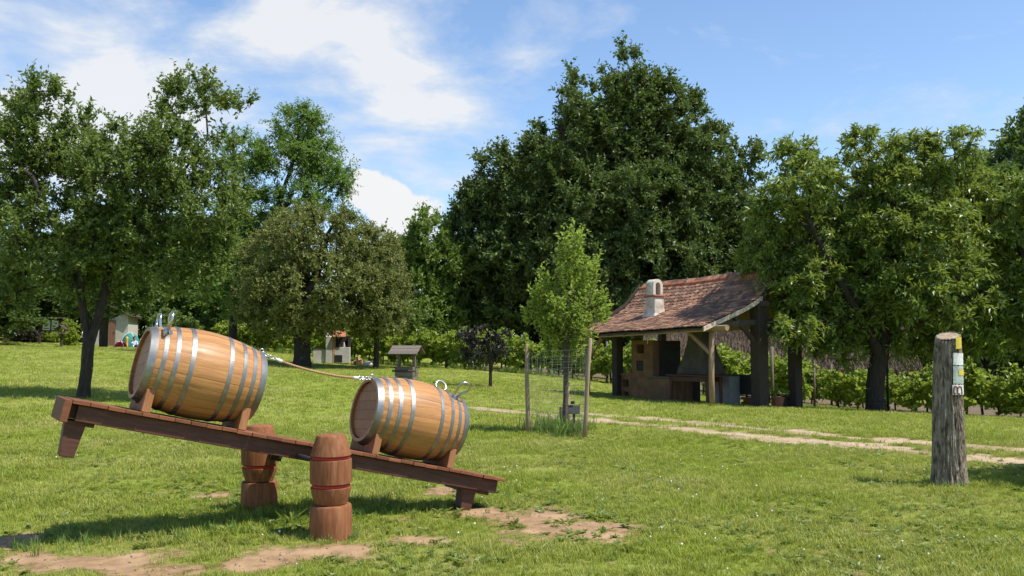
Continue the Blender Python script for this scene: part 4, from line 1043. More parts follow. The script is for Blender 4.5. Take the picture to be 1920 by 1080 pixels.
# ------------------------------------------------------------------ oven shelter
UV = Vector((-.53, .85, 0)).normalized(); VV = Vector((.85, .53, 0)).normalized()
B0 = at(1318, 613, 24); B0z = B0.z
O2 = Vector((B0.x, B0.y, 0)); LU = 5.95
gz0 = TZ(B0.x + 1.0, B0.y + 1.5)
sh = thing('oven_shelter', (O2.x, O2.y, gz0), 'open timber oven shelter with steep old clay-tile roof and chimney', 'shelter')
def sp(u, v, z): return UV * u + VV * v + Vector((0, 0, z - gz0))         # local point; z is absolute
def gsp(u, v): w = O2 + UV * u + VV * v; return TZ(w.x, w.y)
PROF = [(0, 2.02), (1.0, 2.36), (1.75, 2.64), (2.2, 2.88), (2.5, 3.19), (2.88, 3.60)]
arc = [0]
for (a, b), (c, d) in zip(PROF[:-1], PROF[1:]): arc.append(arc[-1] + math.hypot(c - a, d - b))
def rp(u, s):
    s = max(0, min(s, arc[-1] - 1e-6)); k = max(i for i in range(len(arc) - 1) if arc[i] <= s); f = (s - arc[k]) / (arc[k + 1] - arc[k])
    v = PROF[k][0] + f * (PROF[k + 1][0] - PROF[k][0]); z = PROF[k][1] + f * (PROF[k + 1][1] - PROF[k][1])
    sl = math.atan2(PROF[k + 1][1] - PROF[k][1], PROF[k + 1][0] - PROF[k][0])
    sagz = -.026 * u - .03 * math.sin(math.pi * u / LU) * (s / arc[-1]) + .01 * math.sin(u * 2.3 + s)
    return sp(u, v, z + sagz), sl
def under_roof(u, v):
    for (a, b), (c, d) in zip(PROF[:-1], PROF[1:]):
        if a <= v <= c: return b + (d - b) * (v - a) / (c - a) - .026 * u
    return PROF[-1][1] - .026 * u - (v - PROF[-1][0]) * .8
# battens/boards under the tiles
m = MB(); nu = 12; ss = [0] + arc[1:]
g1 = [[rp(LU * i / nu, s)[0] for s in ss] for i in range(nu + 1)]
for i in range(nu):
    for j in range(len(ss) - 1):
        a, b, c, d = g1[i][j], g1[i + 1][j], g1[i + 1][j + 1], g1[i][j + 1]; dn = Vector((0, 0, -.035))
        m.add([a + dn, b + dn, c + dn, d + dn, a + dn * 2, b + dn * 2, c + dn * 2, d + dn * 2], [(0, 1, 2, 3), (7, 6, 5, 4), (0, 4, 5, 1), (1, 5, 6, 2), (2, 6, 7, 3), (3, 7, 4, 0)])
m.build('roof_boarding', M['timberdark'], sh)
# rear slope
m = MB()
for (va_, za), (vb, zb) in (((2.9, 3.57), (3.6, 2.85)), ((3.6, 2.85), (5.3, 2.2))):
    P4 = [sp(0, va_, za), sp(LU, va_, za - .15), sp(LU, vb, zb - .15), sp(0, vb, zb)]; dn = Vector((0, 0, -.07))
    m.add(P4 + [p + dn for p in P4], [(0, 1, 2, 3), (7, 6, 5, 4), (0, 4, 5, 1), (1, 5, 6, 2), (2, 6, 7, 3), (3, 7, 4, 0)])
m.build('rear_roof_slope', M['tile'], sh)
# beaver-tail tiles
TW, EXP = .178, .150
def tile_mesh(seed):
    rr = random.Random(seed); w = TW * .97; m = MB(); th = .028; L_ = .30
    poly = [(-w / 2, L_)] + [(-w / 2, .045)] + [(-w * .33, .012), (-w * .12, -.004), (w * .12, -.004), (w * .33, .012)] + [(w / 2, .045), (w / 2, L_)]
    m.prism(poly, 0, th, lambda a, b, h: (a, b, h))
    me = m.mesh('roof_tile', M['tile']); a = me.attributes.new('rnd', 'FLOAT', 'FACE'); a.data.foreach_set('value', np.full(len(me.polygons), rr.random() ** 1.2, np.float32)); return me
TM = [tile_mesh(i) for i in range(12)]
rt = random.Random(12); slots = []
nrow = int(arc[-1] / EXP) + 1
for j in range(nrow):
    s = -.04 + j * EXP
    ncol = int(LU / TW)
    for i in range(ncol + (j % 2)):
        u = (i + (.5 if j % 2 == 0 else 0)) * TW + .03
        if u < .05 or u > LU - .05: continue
        p, sl = rp(u, max(0, s)); p2, _ = rp(u, max(0, s) + .1)
        vdir = (p2 - p).normalized(); udir = UV.copy(); n_v = udir.cross(vdir); 
        if n_v.z < 0: n_v = -n_v
        xdir = vdir.cross(n_v).normalized(); n_v = xdir.cross(vdir)
        rotm = Matrix((xdir, vdir, n_v)).transposed()
        pitch = Matrix.Rotation(R(-5.6 + rt.uniform(-1.6, 1.6)), 3, 'X'); yawr = Matrix.Rotation(R(rt.uniform(-1.8, 1.8)), 3, 'Z')
        q = rotm @ yawr @ pitch
        pos = p + n_v * (.022 + rt.uniform(0, .006)) + vdir * (s - max(0, s) + rt.uniform(-.006, .006))
        slots.append((((sh.location + pos) - Vector((0, 0, CAM_H))).length, pos, q))
slots.sort(key=lambda a: a[0])
rest = MB(); rrnd = []
for k, (_, pos, q) in enumerate(slots):
    me = rt.choice(TM)
    if k < 300: link('roof_tile', me, sh, pos, q.to_euler())
    else:
        val = me.attributes['rnd'].data[0].value
        rest.add([pos + q @ v.co for v in me.vertices], [tuple(p.vertices) for p in me.polygons]); rrnd += [val] * len(me.polygons)
me = bpy.data.meshes.new('roof_tiles_far'); me.from_pydata(rest.v, [], rest.f); me.materials.append(M['tile'])
a = me.attributes.new('rnd', 'FLOAT', 'FACE'); a.data.foreach_set('value', np.array(rrnd, np.float32))
o = link('roof_tiles_far', me, sh); o['kind'] = 'stuff'
# ridge tiles
rl = .30; m = MB().lathe([(.10, 0), (.108, rl * .5), (.12, rl + .03)], 10, a0=-.25, a1=math.pi + .25, cap=False); 
m.lathe([(.088, 0), (.096, rl * .5), (.108, rl + .03)], 10, a0=-.25, a1=math.pi + .25, cap=False)
RM = m.mesh('ridge_tile', M['ridge'], True)
nr_ = int(LU / rl)
for k in range(nr_):
    u = LU - k * LU / nr_; p, _ = rp(u, arc[-1]); ez = (-UV).normalized(); ey = Vector((0, 0, 1)); ex = ey.cross(ez)
    link('ridge_tile', RM, sh, p + Vector((0, 0, -.045 + rt.uniform(-.006, .006))), Matrix((ex, ey, ez)).transposed().to_euler())
# barge boards on the near gable, fascia and purlins
def bargeline(u, w, t, s0, s1, nm, mm, off=0.0):
    m = MB(); pts = [rp(0, s)[0] - UV * (-u) for s in np.linspace(s0, s1, 8)]
    for a, b in zip(pts[:-1], pts[1:]):
        d = Vector((0, 0, -w)); e = UV * t
        m.add([a, b, b + d, a + d, a + e, b + e, b + d + e, a + d + e], [(0, 1, 2, 3), (7, 6, 5, 4), (0, 4, 5, 1), (1, 5, 6, 2), (2, 6, 7, 3), (3, 7, 4, 0)])
    return m.build(nm, mm, sh)
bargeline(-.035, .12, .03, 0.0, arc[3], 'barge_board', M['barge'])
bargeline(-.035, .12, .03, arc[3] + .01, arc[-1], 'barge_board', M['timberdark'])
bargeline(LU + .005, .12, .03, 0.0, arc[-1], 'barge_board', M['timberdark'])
def beam(nm, a, b, w, t, mm=None, rnd=False):
    mm = mm or M['timber']
    if rnd:
        a = Vector(a); b = Vector(b)
        return MB().tube([a, a.lerp(b, .3) + Vector((0, 0, .012)), a.lerp(b, .7) - Vector((0, 0, .01)), b], [w / 2] * 4, 10, wob=.04).build(nm, mm, sh, smooth=True, auto=True)
    return MB().bar(a, b, w, t).build(nm, mm, sh, bevel=.008)
def zr(u, v, d): return under_roof(u, v) - d
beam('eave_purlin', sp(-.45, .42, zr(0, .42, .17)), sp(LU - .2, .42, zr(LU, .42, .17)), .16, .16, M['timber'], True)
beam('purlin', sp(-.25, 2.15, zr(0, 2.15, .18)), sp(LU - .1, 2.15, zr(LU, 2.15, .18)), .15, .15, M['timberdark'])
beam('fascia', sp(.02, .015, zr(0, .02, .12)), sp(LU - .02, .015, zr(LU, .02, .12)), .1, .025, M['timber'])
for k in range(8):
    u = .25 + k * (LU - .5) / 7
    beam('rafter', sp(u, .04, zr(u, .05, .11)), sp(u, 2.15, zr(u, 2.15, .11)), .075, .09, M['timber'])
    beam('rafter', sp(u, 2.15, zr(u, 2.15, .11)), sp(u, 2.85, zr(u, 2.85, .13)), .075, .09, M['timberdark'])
def shpost(u, v, w, top, mm, rnd=False):
    z = gsp(u, v)
    if rnd: return MB().tube([sp(u, v, z - .2), sp(u + .02, v, z + .8), sp(u - .01, v, top)], [w / 2 * 1.06, w / 2, w / 2 * .95], 10, wob=.03).build('post', mm, sh, smooth=True)
    return MB().bar(sp(u, v, z - .2), sp(u, v, top), w, w, VV).build('post', mm, sh, bevel=.012)
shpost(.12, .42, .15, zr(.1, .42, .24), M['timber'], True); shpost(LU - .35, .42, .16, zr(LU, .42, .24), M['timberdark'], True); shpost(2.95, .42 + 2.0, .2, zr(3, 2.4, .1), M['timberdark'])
shpost(.12, 2.2, .34, zr(.1, 2.2, .22), M['timberdark']); shpost(.12, 3.62, .28, 2.7, M['timberdark']); shpost(LU - .55, 1.45, .26, zr(LU, 1.45, .16), M['timberdark']); shpost(LU - .35, 3.5, .2, 2.6, M['timberdark'])  # dark timber: the shade under the roof is put into these posts' colour
z0 = gsp(.1, .4)
beam('brace', sp(.16, .42, 1.32), sp(.98, .42, zr(.9, .42, .25)), .085, .10)
beam('brace', sp(LU - .4, .42, 1.15), sp(LU - 1.1, .42, zr(LU - 1, .42, .26)), .085, .10)
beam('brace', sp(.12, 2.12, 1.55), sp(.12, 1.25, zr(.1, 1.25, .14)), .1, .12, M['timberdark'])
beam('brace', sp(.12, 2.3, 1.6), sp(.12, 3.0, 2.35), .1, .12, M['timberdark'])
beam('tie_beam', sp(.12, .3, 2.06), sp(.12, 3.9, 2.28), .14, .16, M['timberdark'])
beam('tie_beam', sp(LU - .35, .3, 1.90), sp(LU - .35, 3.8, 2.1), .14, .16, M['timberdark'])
# chimney on the front slope
cu, cs = 3.72, 1.66
cp, _ = rp(cu, cs)
def cbox(nm, c, d, mm, bev=.02): 
    rot = Matrix((UV, VV, Vector((0, 0, 1)))).transposed()
    return MB().box(c, d, rot).build(nm, mm, sh, bevel=bev)
m = MB(); rot = Matrix((UV, VV, Vector((0, 0, 1)))).transposed()
def ring4(hu, hv, z, lean=0): return [cp + rot @ Vector((su * hu, sv * hv + lean, 0)) + Vector((0, 0, z)) for su, sv in ((-1, -1), (1, -1), (1, 1), (-1, 1))]
levels = [(.36, .32, -.34), (.32, .27, -.06), (.26, .215, .06), (.235, .20, .2), (.225, .19, .56)]
vs = []
for hu, hv, z in levels: vs += ring4(hu, hv, z)
fs = [(3, 2, 1, 0), tuple(range(len(vs) - 4, len(vs)))]
for i in range(len(levels) - 1):
    for k in range(4): fs.append((i * 4 + k, i * 4 + (k + 1) % 4, (i + 1) * 4 + (k + 1) % 4, (i + 1) * 4 + k))
chim = m.add(vs, fs).build('chimney', M['plaster'], sh, bevel=.03)
MB().box(cp + Vector((0, 0, .59)), (.53, .46, .055), rot).build('chimney_slab', M['terracotta'], chim, bevel=.01)
m = MB(); ro, ri, dep = .19, .095, .17; na_ = 14; outer, inner = [], []
zb, zc = .617, .90
for r_o, lst in ((ro, outer), (ri, inner)):
    lst.append((r_o, zb)); 
    for k in range(na_ + 1): a = math.pi * k / na_; lst.append((r_o * math.cos(a), zc + r_o * math.sin(a) * 1.05))
    lst.append((-r_o, zb))
vs = []
for h in (-dep, dep):
    for lst in (outer, inner):
        for a, z in lst: vs.append(cp + VV * a + UV * h + Vector((0, 0, z)))
n1 = len(outer); fs = []
for k in range(n1 - 1):
    fs += [(k, k + 1, n1 + k + 1, n1 + k), (2 * n1 + k, 3 * n1 + k, 3 * n1 + k + 1, 2 * n1 + k + 1), (k, 2 * n1 + k, 2 * n1 + k + 1, k + 1), (n1 + k, n1 + k + 1, 3 * n1 + k + 1, 3 * n1 + k)]
fs += [(0, n1, 3 * n1, 2 * n1), (n1 - 1, 3 * n1 - 1, 4 * n1 - 1, 2 * n1 - 1)]
m.add(vs, fs).build('chimney_cowl', M['plaster'], chim, smooth=True, auto=True)

# ------------------------------------------------------------------ inside the shelter
def W_(u, v, z=None):
    w = O2 + UV * u + VV * v; return Vector((w.x, w.y, TZ(w.x, w.y) if z is None else z))
RZ = math.atan2(UV.y, UV.x)                  # local x = along u, local y = -v?  (rotation keeps x=u, y=left of u)
def inside(name, u, v, label, cat): return thing(name, W_(u, v), label, cat, rz=RZ)
# local frame: x along u (to the far left), y pointing to -v (towards the eave)
ov = inside('clay_oven', 3.85, 2.0, 'ochre clay bread oven with two dark openings under the shelter', 'oven')
def walls_with_hole(x0, x1, z0, z1, yf, th, holes, nm, mm, par):
    """a front wall with rectangular openings, as one frame of blocks"""
    xs = sorted({x0, x1, *[h[0] for h in holes], *[h[1] for h in holes]}); zs = sorted({z0, z1, *[h[2] for h in holes], *[h[3] for h in holes]})
    m = MB()
    for a, b in zip(xs[:-1], xs[1:]):
        for c, d in zip(zs[:-1], zs[1:]):
            if any(h[0] <= a and b <= h[1] and h[2] <= c and d <= h[3] for h in holes): continue
            m.box(((a + b) / 2, yf - th / 2, (c + d) / 2), (b - a, th, d - c))
    bm = bmesh.new(); me = bpy.data.meshes.new(nm); me.from_pydata(m.v, [], m.f); bm.from_mesh(me); bmesh.ops.remove_doubles(bm, verts=bm.verts, dist=1e-4)
    seen = {}
    for f in bm.faces: seen.setdefault(tuple(sorted(v.index for v in f.verts)), []).append(f)
    bmesh.ops.delete(bm, geom=[f for l in seen.values() if len(l) > 1 for f in l], context='FACES_ONLY'); bmesh.ops.recalc_face_normals(bm, faces=bm.faces)
    bm.to_mesh(me); bm.free(); me.materials.append(mm); return link(nm, me, par)
walls_with_hole(-.15, .85, .72, 1.85, .55, .25, [(.28, .62, .92, 1.22), (.25, .6, 1.45, 1.72)], 'oven_front', M['clay'], ov)
MB().box((.35, -.15, 1.29), (.98, .88, 1.1)).build('oven_back', M['masonryshade'], ov)
MB().box((-.05, .05, .36), (1.85, 1.12, .72)).build('oven_base', M['clay'], ov, bevel=.03)
MB().box((-.60, .15, .745), (.80, 1.0, .045)).build('oven_shelf', M['greywood'], ov, bevel=.008)
o = MB().box((.45, .52, 1.07), (.30, .02, .26)).build('oven_door', M['black'], ov, bevel=.006)
MB().tube([(-.08 + .45, .535, 1.07), (.0 + .45, .55, 1.07), (.08 + .45, .535, 1.07)], .008, 6).build('door_handle', M['black'], o, smooth=True)
sb = inside('low_brick_hearth', 5.05, 1.75, 'low block hearth with two niches left of the clay oven', 'hearth')
walls_with_hole(-.30, .30, 0, .72, .25, .2, [(-.14, .16, .34, .58), (-.12, .14, .06, .2)], 'hearth_front', M['clay'], sb)
MB().box((0, -.15, .35), (.58, .36, .69)).build('hearth_back', M['masonryshade'], sb)
MB().box((0, 0, .745), (.64, .56, .045)).build('hearth_slab', M['brick'], sb, bevel=.01)
hd = inside('smoke_hood', 2.35, 2.15, 'grey rendered conical smoke hood over the open hearth', 'smoke hood')
vs = []; lv = [(.62, .42, .86), (.60, .40, .98), (.40, .30, 1.5), (.26, .24, 2.05), (.22, .22, 2.55)]
for hx, hy_, z in lv: vs += [(-hx, -hy_, z), (hx, -hy_, z), (hx, hy_, z), (-hx, hy_, z)]
fs = [(i * 4 + k, i * 4 + (k + 1) % 4, (i + 1) * 4 + (k + 1) % 4, (i + 1) * 4 + k) for i in range(4) for k in range(4)] + [(3, 2, 1, 0), (16, 17, 18, 19)]
MB().add(vs, fs).build('hood', M['hood'], hd, bevel=.03)
for sx in (-1, 1): MB().box((sx * .55, -.3, .43), (.14, .24, .86)).build('hood_pier', M['masonryshade'], hd, bevel=.015)
tb_ = inside('work_table', 1.85, 1.45, 'dark red-brown long work table under the shelter beside the front post', 'table')
for k in range(4): MB().box((0, -.27 + k * .18, .80), (1.75, .17, .04)).build('table_board', M['stainshade'], tb_, bevel=.005)
MB().box((0, .27, .70), (1.6, .035, .13)).build('apron', M['stainshade'], tb_, bevel=.004); MB().box((0, -.27, .70), (1.6, .035, .13)).build('apron', M['stainshade'], tb_, bevel=.004)
for sx in (-.75, .75):
    for sy in (-.25, .25): MB().bar((sx, sy, -.05), (sx * .97, sy, .78), .075, .075, (0, 1, 0)).build('leg', M['stainshade'], tb_, bevel=.005)
bd = inside('sheet_cabinet', 1.55, 2.35, 'pale grey sheet-clad cabinet right of the work table', 'cabinet')
MB().box((0, 0, .43), (.72, .4, .84)).build('body', M['panel'], bd, bevel=.01)
MB().box((.0, .205, .46), (.64, .012, .7)).build('door', M['panel'], bd, bevel=.004)
MB().box((0, 0, .87), (.78, .46, .04)).build('top', M['timberdark'], bd, bevel=.006)
MB().box((.46, .1, .14), (.2, .2, .28)).build('foot_block', M['black'], bd, bevel=.01)
fb = inside('fire_box', 1.02, 2.75, 'black iron fire box on a brick base between cabinet and thick post', 'stove')
MB().box((0, 0, .62), (.62, .42, .56)).build('box', M['black'], fb, bevel=.015)
MB().box((0, .215, .62), (.44, .016, .38)).build('door', M['black'], fb, bevel=.006)
for k in range(4):
    for sx in (-.27, .27):
        for sy in (-.17, .17): pass
for sx in (-.28, .28):
    for sy in (-.17, .17): MB().bar((sx * 1.12, sy, -.05), (sx, sy, .36), .035, .035, (0, 1, 0)).build('leg', M['black'], fb)
brm = MB().box((0, 0, 0), (.2, .1, .062)).mesh('brick', M['brick'])
for lay in range(4):
    for k in range(2):
        o = link('brick', brm, fb, (-.11 + k * .212 + (.05 if lay % 2 else -.03), .05, .03 + lay * .068), (0, 0, random.uniform(-.06, .06)))
        b_ = o.modifiers.new('bevel', 'BEVEL'); b_.width = .004
fbn = thing('flower_pot', W_(.35, 3.15), 'dark clay pot with a small leafy plant between the two thick shelter posts', 'plant pot')
MB().lathe([(.13, 0), (.17, .24), (.185, .25), (.185, .30), (.16, .30), (.15, .26)], 20, cap=True).build('pot', M['terracotta'], fbn, smooth=True, auto=True)
rg_ = np.random.default_rng(3); pp = np.array([[0, 0, .42]]) + rg_.normal(0, .09, (26, 3)); V, Fc, r_, _, _ = crown_leaves(pp, unit(rg_.normal(0, 1, pp.shape)), rg_, 1, .15, 4, .09, .06)
link('plant', np_mesh('plant', V, Fc, LM['sapling'], r_), fbn)
bn = inside('low_bench', .75, 3.45, 'low dark bench seen behind the thick shelter post', 'bench')
MB().box((0, 0, .36), (1.1, .28, .05)).build('seat', M['timberdark'], bn, bevel=.006)
for sx in (-.42, .42): MB().box((sx, 0, .165), (.07, .24, .34)).build('leg', M['timberdark'], bn, bevel=.006)
sk = W_(3.0, .7); 
tag(MB().tube([sp(2.82, .5, 1.58) + sh.location, sp(2.8, .5, 1.70) + sh.location, sp(2.76, .5, 1.83) + sh.location], [.012, .016, .01], 6).tube([sp(2.8, .5, 1.70) + sh.location, sp(2.87, .5, 1.84) + sh.location], [.013, .008], 6).build('antler', M['stone'], smooth=True), 'pale forked antler hanging from the eave of the shelter', 'antler')

# ------------------------------------------------------------------ thatched hut behind the vines
th_b = on_ground(1445, 46)
hut = thing('thatched_hut', th_b, 'low hut with shaggy thatched roof behind the vines and shelter', 'hut', rz=R(-10))
zE, zR_, hw, hdp = at(1445, 692, 44).z - th_b.z, at(1445, 596, 46).z - th_b.z, 6.6, 2.3
MB().box((0, .2, .55), (2 * hw - 1.2, 2 * hdp - 1.4, 1.9)).build('wall', M['timberdark'], hut)
for k in range(6): MB().tube([(-hw + .6 + k * (2 * hw - 1.2) / 5, -hdp + .25, -.9), (-hw + .6 + k * (2 * hw - 1.2) / 5, -hdp + .25, zE + .15)], .07, 8).build('post', M['greywood'], hut, smooth=True)
MB().add([(-hw, -hdp, zE), (hw, -hdp, zE), (hw - .5, 0, zR_), (-hw + .5, 0, zR_), (-hw, hdp, zE), (hw, hdp, zE), (-hw, -hdp + .3, zE - .1), (hw, -hdp + .3, zE - .1), (hw, hdp - .3, zE - .1), (-hw, hdp - .3, zE - .1)],
         [(0, 1, 2, 3), (5, 4, 3, 2), (1, 5, 2), (4, 0, 3), (0, 6, 7, 1), (6, 9, 8, 7), (4, 5, 8, 9), (0, 4, 9, 6), (1, 7, 8, 5)]).build('roof', M['thatch'], hut)
rg_ = np.random.default_rng(13); n = 9000
uu = rg_.uniform(-hw, hw, n); vv = rg_.uniform(0, 1.03, n); 
p = np.stack([uu * (1 - .08 * (1 - vv)), -hdp * vv, zR_ + (zE - zR_) * vv + .03], -1)
ax = unit(np.stack([rg_.normal(0, .10, n), np.full(n, -hdp), np.full(n, zE - zR_) - rg_.uniform(-.5, .9, n) * (1 + 1.2 * (vv > .93))], -1)); nr = unit(np.stack([rg_.normal(0, .3, n), np.full(n, -.66), np.full(n, .75)], -1))
V, Fc = leaf_geo(p, ax, nr, rg_.uniform(.3, .6, n), rg_.uniform(.02, .05, n), rg_)
tag(link('straw', np_mesh('straw', V, Fc, M['thatch'], np.repeat(rg_.random(n), 2)), hut), kind='stuff')
p = on_ground(1446, 30.5)
tag(MB().tube([(p.x, p.y, p.z - .2), (p.x, p.y, p.z + 2.0)], .055, 8).build('grey_pole', M['greywood'], smooth=True), 'pale grey pole among the vines behind the thick shelter posts', 'pole')
# a second thatched eave seen left of the oven
# ------------------------------------------------------------------ little wooden well
wl_p = on_ground(763, 30.0)
well = thing('wishing_well', wl_p, 'little grey wooden well with shingled gable roof behind the right barrel', 'well', rz=R(-14))
k = 30 / F_PX                                   # metres per pixel there
for j in range(3):
    z = .07 + j * .155
    for sy in (-.24, .24): MB().box((0, sy, z), (.62, .05, .145)).build('well_board', M['greywood'], well, bevel=.006)
    for sx in (-.28, .28): MB().box((sx, 0, z), (.05, .428, .145)).build('well_board', M['greywood'], well, bevel=.006)
for sx in (-.27, .27): MB().box((sx * .96, 0, .62), (.10, .10, .62)).build('post', M['greywood'], well, bevel=.008)
MB().tube([(-.44, 0, .44), (.46, 0, .44)], .025, 8).build('windlass', M['timberdark'], well, smooth=True)
MB().tube([(-.38, -.3, .33), (.40, -.3, .33)], .03, 8).build('front_rail', M['timberdark'], well, smooth=True)
for sy in (-1, 1):
    rot = Matrix.Rotation(sy * R(-33), 3, 'X')
    for j in range(3):
        d = .06 + j * .145
        MB().box((0, sy * d * 1.0, 1.13 - d * .65 + (.012 if j % 2 == 0 else 0) + .004 * j), (1.0, .175, .022), rot).build('roof_board', M['greywood'], well, bevel=.004)
for sx in (-.33, .33):
    MB().prism([(-.34, .88), (.34, .88), (0, 1.09)], sx - .015, sx + .015, lambda a, b, h: (h, a, b)).build('gable_board', M['timberdark'], well)

# ------------------------------------------------------------------ whitewashed grill and firewood
gp = on_ground(632, 44.0)
gr = thing('brick_grill', gp, 'whitewashed masonry grill with little tiled roof under the round tree', 'grill', rz=R(8))
MB().box((.25, 0, .38), (.78, .7, .76)).build('counter', M['white'], gr, bevel=.015)
MB().box((.10, -.36, .22), (.36, .03, .34)).build('opening_shade', M['black'], gr)  # black slab on the counter front, painted for the shade in an opening
MB().prism([(-.35, 0), (.35, 0), (.35, 1.25), (.05, 1.5), (-.35, 1.25)], -.50, -.18, lambda a, b, h: (h, a, b)).build('chimney_wall', M['white'], gr, bevel=.01)
MB().box((-.80, .05, .34), (.58, .6, .68)).build('side_counter', M['white'], gr, bevel=.012)
MB().box((-.80, .05, .70), (.62, .64, .045)).build('side_counter_top', M['timberdark'], gr, bevel=.006)
MB().box((-.11, -.30, .62), (.12, .12, 1.26)).build('corner_post', M['firewood'], gr, bevel=.01)
MB().box((.25, .25, 1.03), (.80, .14, .54)).build('rear_wall', M['masonryshade'], gr)
MB().box((.58, .0, 1.03), (.10, .36, .54)).build('side_wall', M['masonryshade'], gr)
rot = Matrix.Rotation(R(24), 3, 'X')
for j in range(3):
    MB().box((.12, -.40 + j * .2, 1.30 + j * .09), (.62, .24, .04), rot).build('roof_course', M['terracotta'], gr, bevel=.006)
MB().lathe([(.05, 0), (.075, .05), (.03, .16), (.022, .24)], 12, c=(.35, -.1, .76)).build('jug', M['white'], gr, smooth=True)
def firewood(px, D, lean, rz, L_, r, label):
    b = on_ground(px, D); t = MB().tube([(0, 0, 0), (0, 0, L_)], [r, r * .95], 7, wob=.12).build('firewood_log', M['firewood'])
    t.location = (b.x, b.y, b.z + (r * .6 if abs(lean) > 1 else -.01)); t.rotation_euler = (0, lean, rz); return tag(t, label, 'firewood', 'split logs beside the grill')
firewood(668, 43.6, R(28), .3, .34, .10, 'split log leaning left in the firewood pile by the grill'); firewood(674, 43.4, R(-8), .2, .42, .11, 'tallest upright split log of the firewood pile')
firewood(661, 43.4, R(70), .8, .42, .09, 'split log lying at the left of the firewood pile'); firewood(680, 43.2, R(-24), .9, .34, .10, 'split log leaning right in the firewood pile by the grill')
b = on_ground(690, 43.0)
mst = MB(); mst.lathe([(.02, 0), (.22, .02), (.28, .10), (.22, .20), (.08, .26)], 12); mst.v = [(x * (1 + .15 * math.sin(5 * x + 3 * z)), y * .7, z) for x, y, z in mst.v]
o = mst.build('pale_boulder', M['stone'], smooth=True); o.location = (b.x, b.y, b.z - .03); tag(o, 'small pale boulder at the right of the firewood pile', 'stone')

# ------------------------------------------------------------------ far left: notice board, shed, tents, child
nb = on_ground(97, 60.0)
nbd = thing('notice_board', nb, 'dark wooden notice board with two printed sheets at the far lawn edge', 'notice board', rz=R(5))
zb_ = at(97, 625, 60).z - nb.z; 
for sx in (-.72, .72): MB().box((sx, 0, .85), (.11, .11, 1.75)).build('post', M['timberdark'], nbd, bevel=.01)
MB().box((0, -.02, 1.22), (1.34, .05, .75)).build('back_board', M['timberdark'], nbd, bevel=.006)
for sx, w in ((-.30, .46), (.24, .42)):
    s_ = MB().box((sx, -.058, 1.24), (w, .012, .62)).build('notice_sheet', M['paper'], nbd)
    for dz, dx, ww, hh in ((.12, .05, .16, .07), (-.04, -.06, .14, .08), (-.2, 0, .32, .06)): MB().box((sx + dx, -.066, 1.24 + dz), (ww, .004, hh)).build('printed_block', M['print'], s_)
MB().box((0, -.02, 1.72), (1.75, .5, .06)).build('roof_board', M['greywood'], nbd, bevel=.01)
hp_ = on_ground(13, 60.5)
hpo = thing('hollow_post', hp_, 'thick pale wooden post with a round hole at the far left edge', 'post')
MB().tube([(0, 0, -.1), (.02, 0, .6), (0, 0, 1.12), (0, 0, 1.22)], [.24, .22, .21, .12], 12, wob=.04).build('trunk_piece', M['stake'], hpo, smooth=True)
MB().tube([(0, -.19, .95), (0, -.225, .95)], .075, 12).build('hole', M['black'], hpo, smooth=True)  # black disc on the surface, its colour standing for the shade inside
bt = on_ground(116, 56)
btb = thing('bird_table', bt, 'small roofed dark bird table right of the notice board', 'bird table')
MB().box((0, 0, .4), (.1, .1, .85)).build('post', M['timberdark'], btb); MB().box((0, 0, .82), (.55, .42, .05)).build('tray', M['greywood'], btb)
for sx in (-1, 1): MB().box((sx * .17, 0, 1.17), (.46, .5, .035), Matrix.Rotation(sx * R(35), 3, 'Y')).build('roof_side', M['timberdark'], btb)
for sx in (-.2, .2): MB().box((sx, 0, .98), (.04, .04, .3)).build('roof_post', M['timberdark'], btb)
sp_ = on_ground(206, 61)
shd = thing('garden_shed', sp_, 'white-walled shed with brown plank door far behind the left tree trunk', 'shed', rz=R(6))
MB().box((0, 1.2, 1.0), (2.3, 2.2, 2.0)).build('wall', M['white'], shd, bevel=.01)
dr = MB().box((.05, .07, .86), (.62, .05, 1.72)).build('door', M['browndoor'], shd)
for k in range(4): MB().box((.05 - .23 + k * .153, .04, .86), (.14, .02, 1.68)).build('door_board', M['browndoor'], dr)
MB().box((.28, .02, .9), (.04, .03, .12)).build('handle', M['black'], dr)
for sx in (-1, 1): MB().box((sx * .68, 1.2, 2.28), (1.62, 2.7, .07), Matrix.Rotation(sx * R(26), 3, 'Y')).build('roof_side', M['timberdark'], shd)
MB().prism([(-1.15, 2.0), (1.15, 2.0), (0, 2.5)], .11, .19, lambda a, b, h: (a, h, b)).build('gable', M['white'], shd)
def tent(px, D, rx, rz_, mm, label, name):
    b = on_ground(px, D); t = thing(name, b, label, 'play tent')
    m = MB(); n = 14; vs = []
    for i in range(7):
        f = i / 6; rr = math.cos(f * math.pi / 2) ** .8
        for k in range(n):
            a = 2 * math.pi * k / n; q = 1 + .05 * math.cos(4 * a); vs.append((rx * rr * q * math.cos(a), rx * rr * q * .8 * math.sin(a), rz_ * math.sin(f * math.pi / 2)))
    fs = [(i * n + k, i * n + (k + 1) % n, (i + 1) * n + (k + 1) % n, (i + 1) * n + k) for i in range(6) for k in range(n)]
    m.add(vs, fs).build('cloth', mm, t, smooth=True)
    for a in (.78, 2.36):
        pts = [(1.04 * rx * math.cos(q) * math.cos(a), .84 * rx * math.cos(q) * math.sin(a), rz_ * 1.03 * math.sin(q)) for q in np.linspace(0, math.pi, 15)]
        MB().tube(pts, .018, 6).build('tent_pole', M['white_plastic'], t, smooth=True)
    return t
tent(245, 58, .62, .92, M['teal'], 'teal dome play tent at the far end of the lawn', 'play_tent')
tent(227, 55, .42, .42, M['redcloth'], 'low red play tent lying in front of the teal one', 'play_tent')
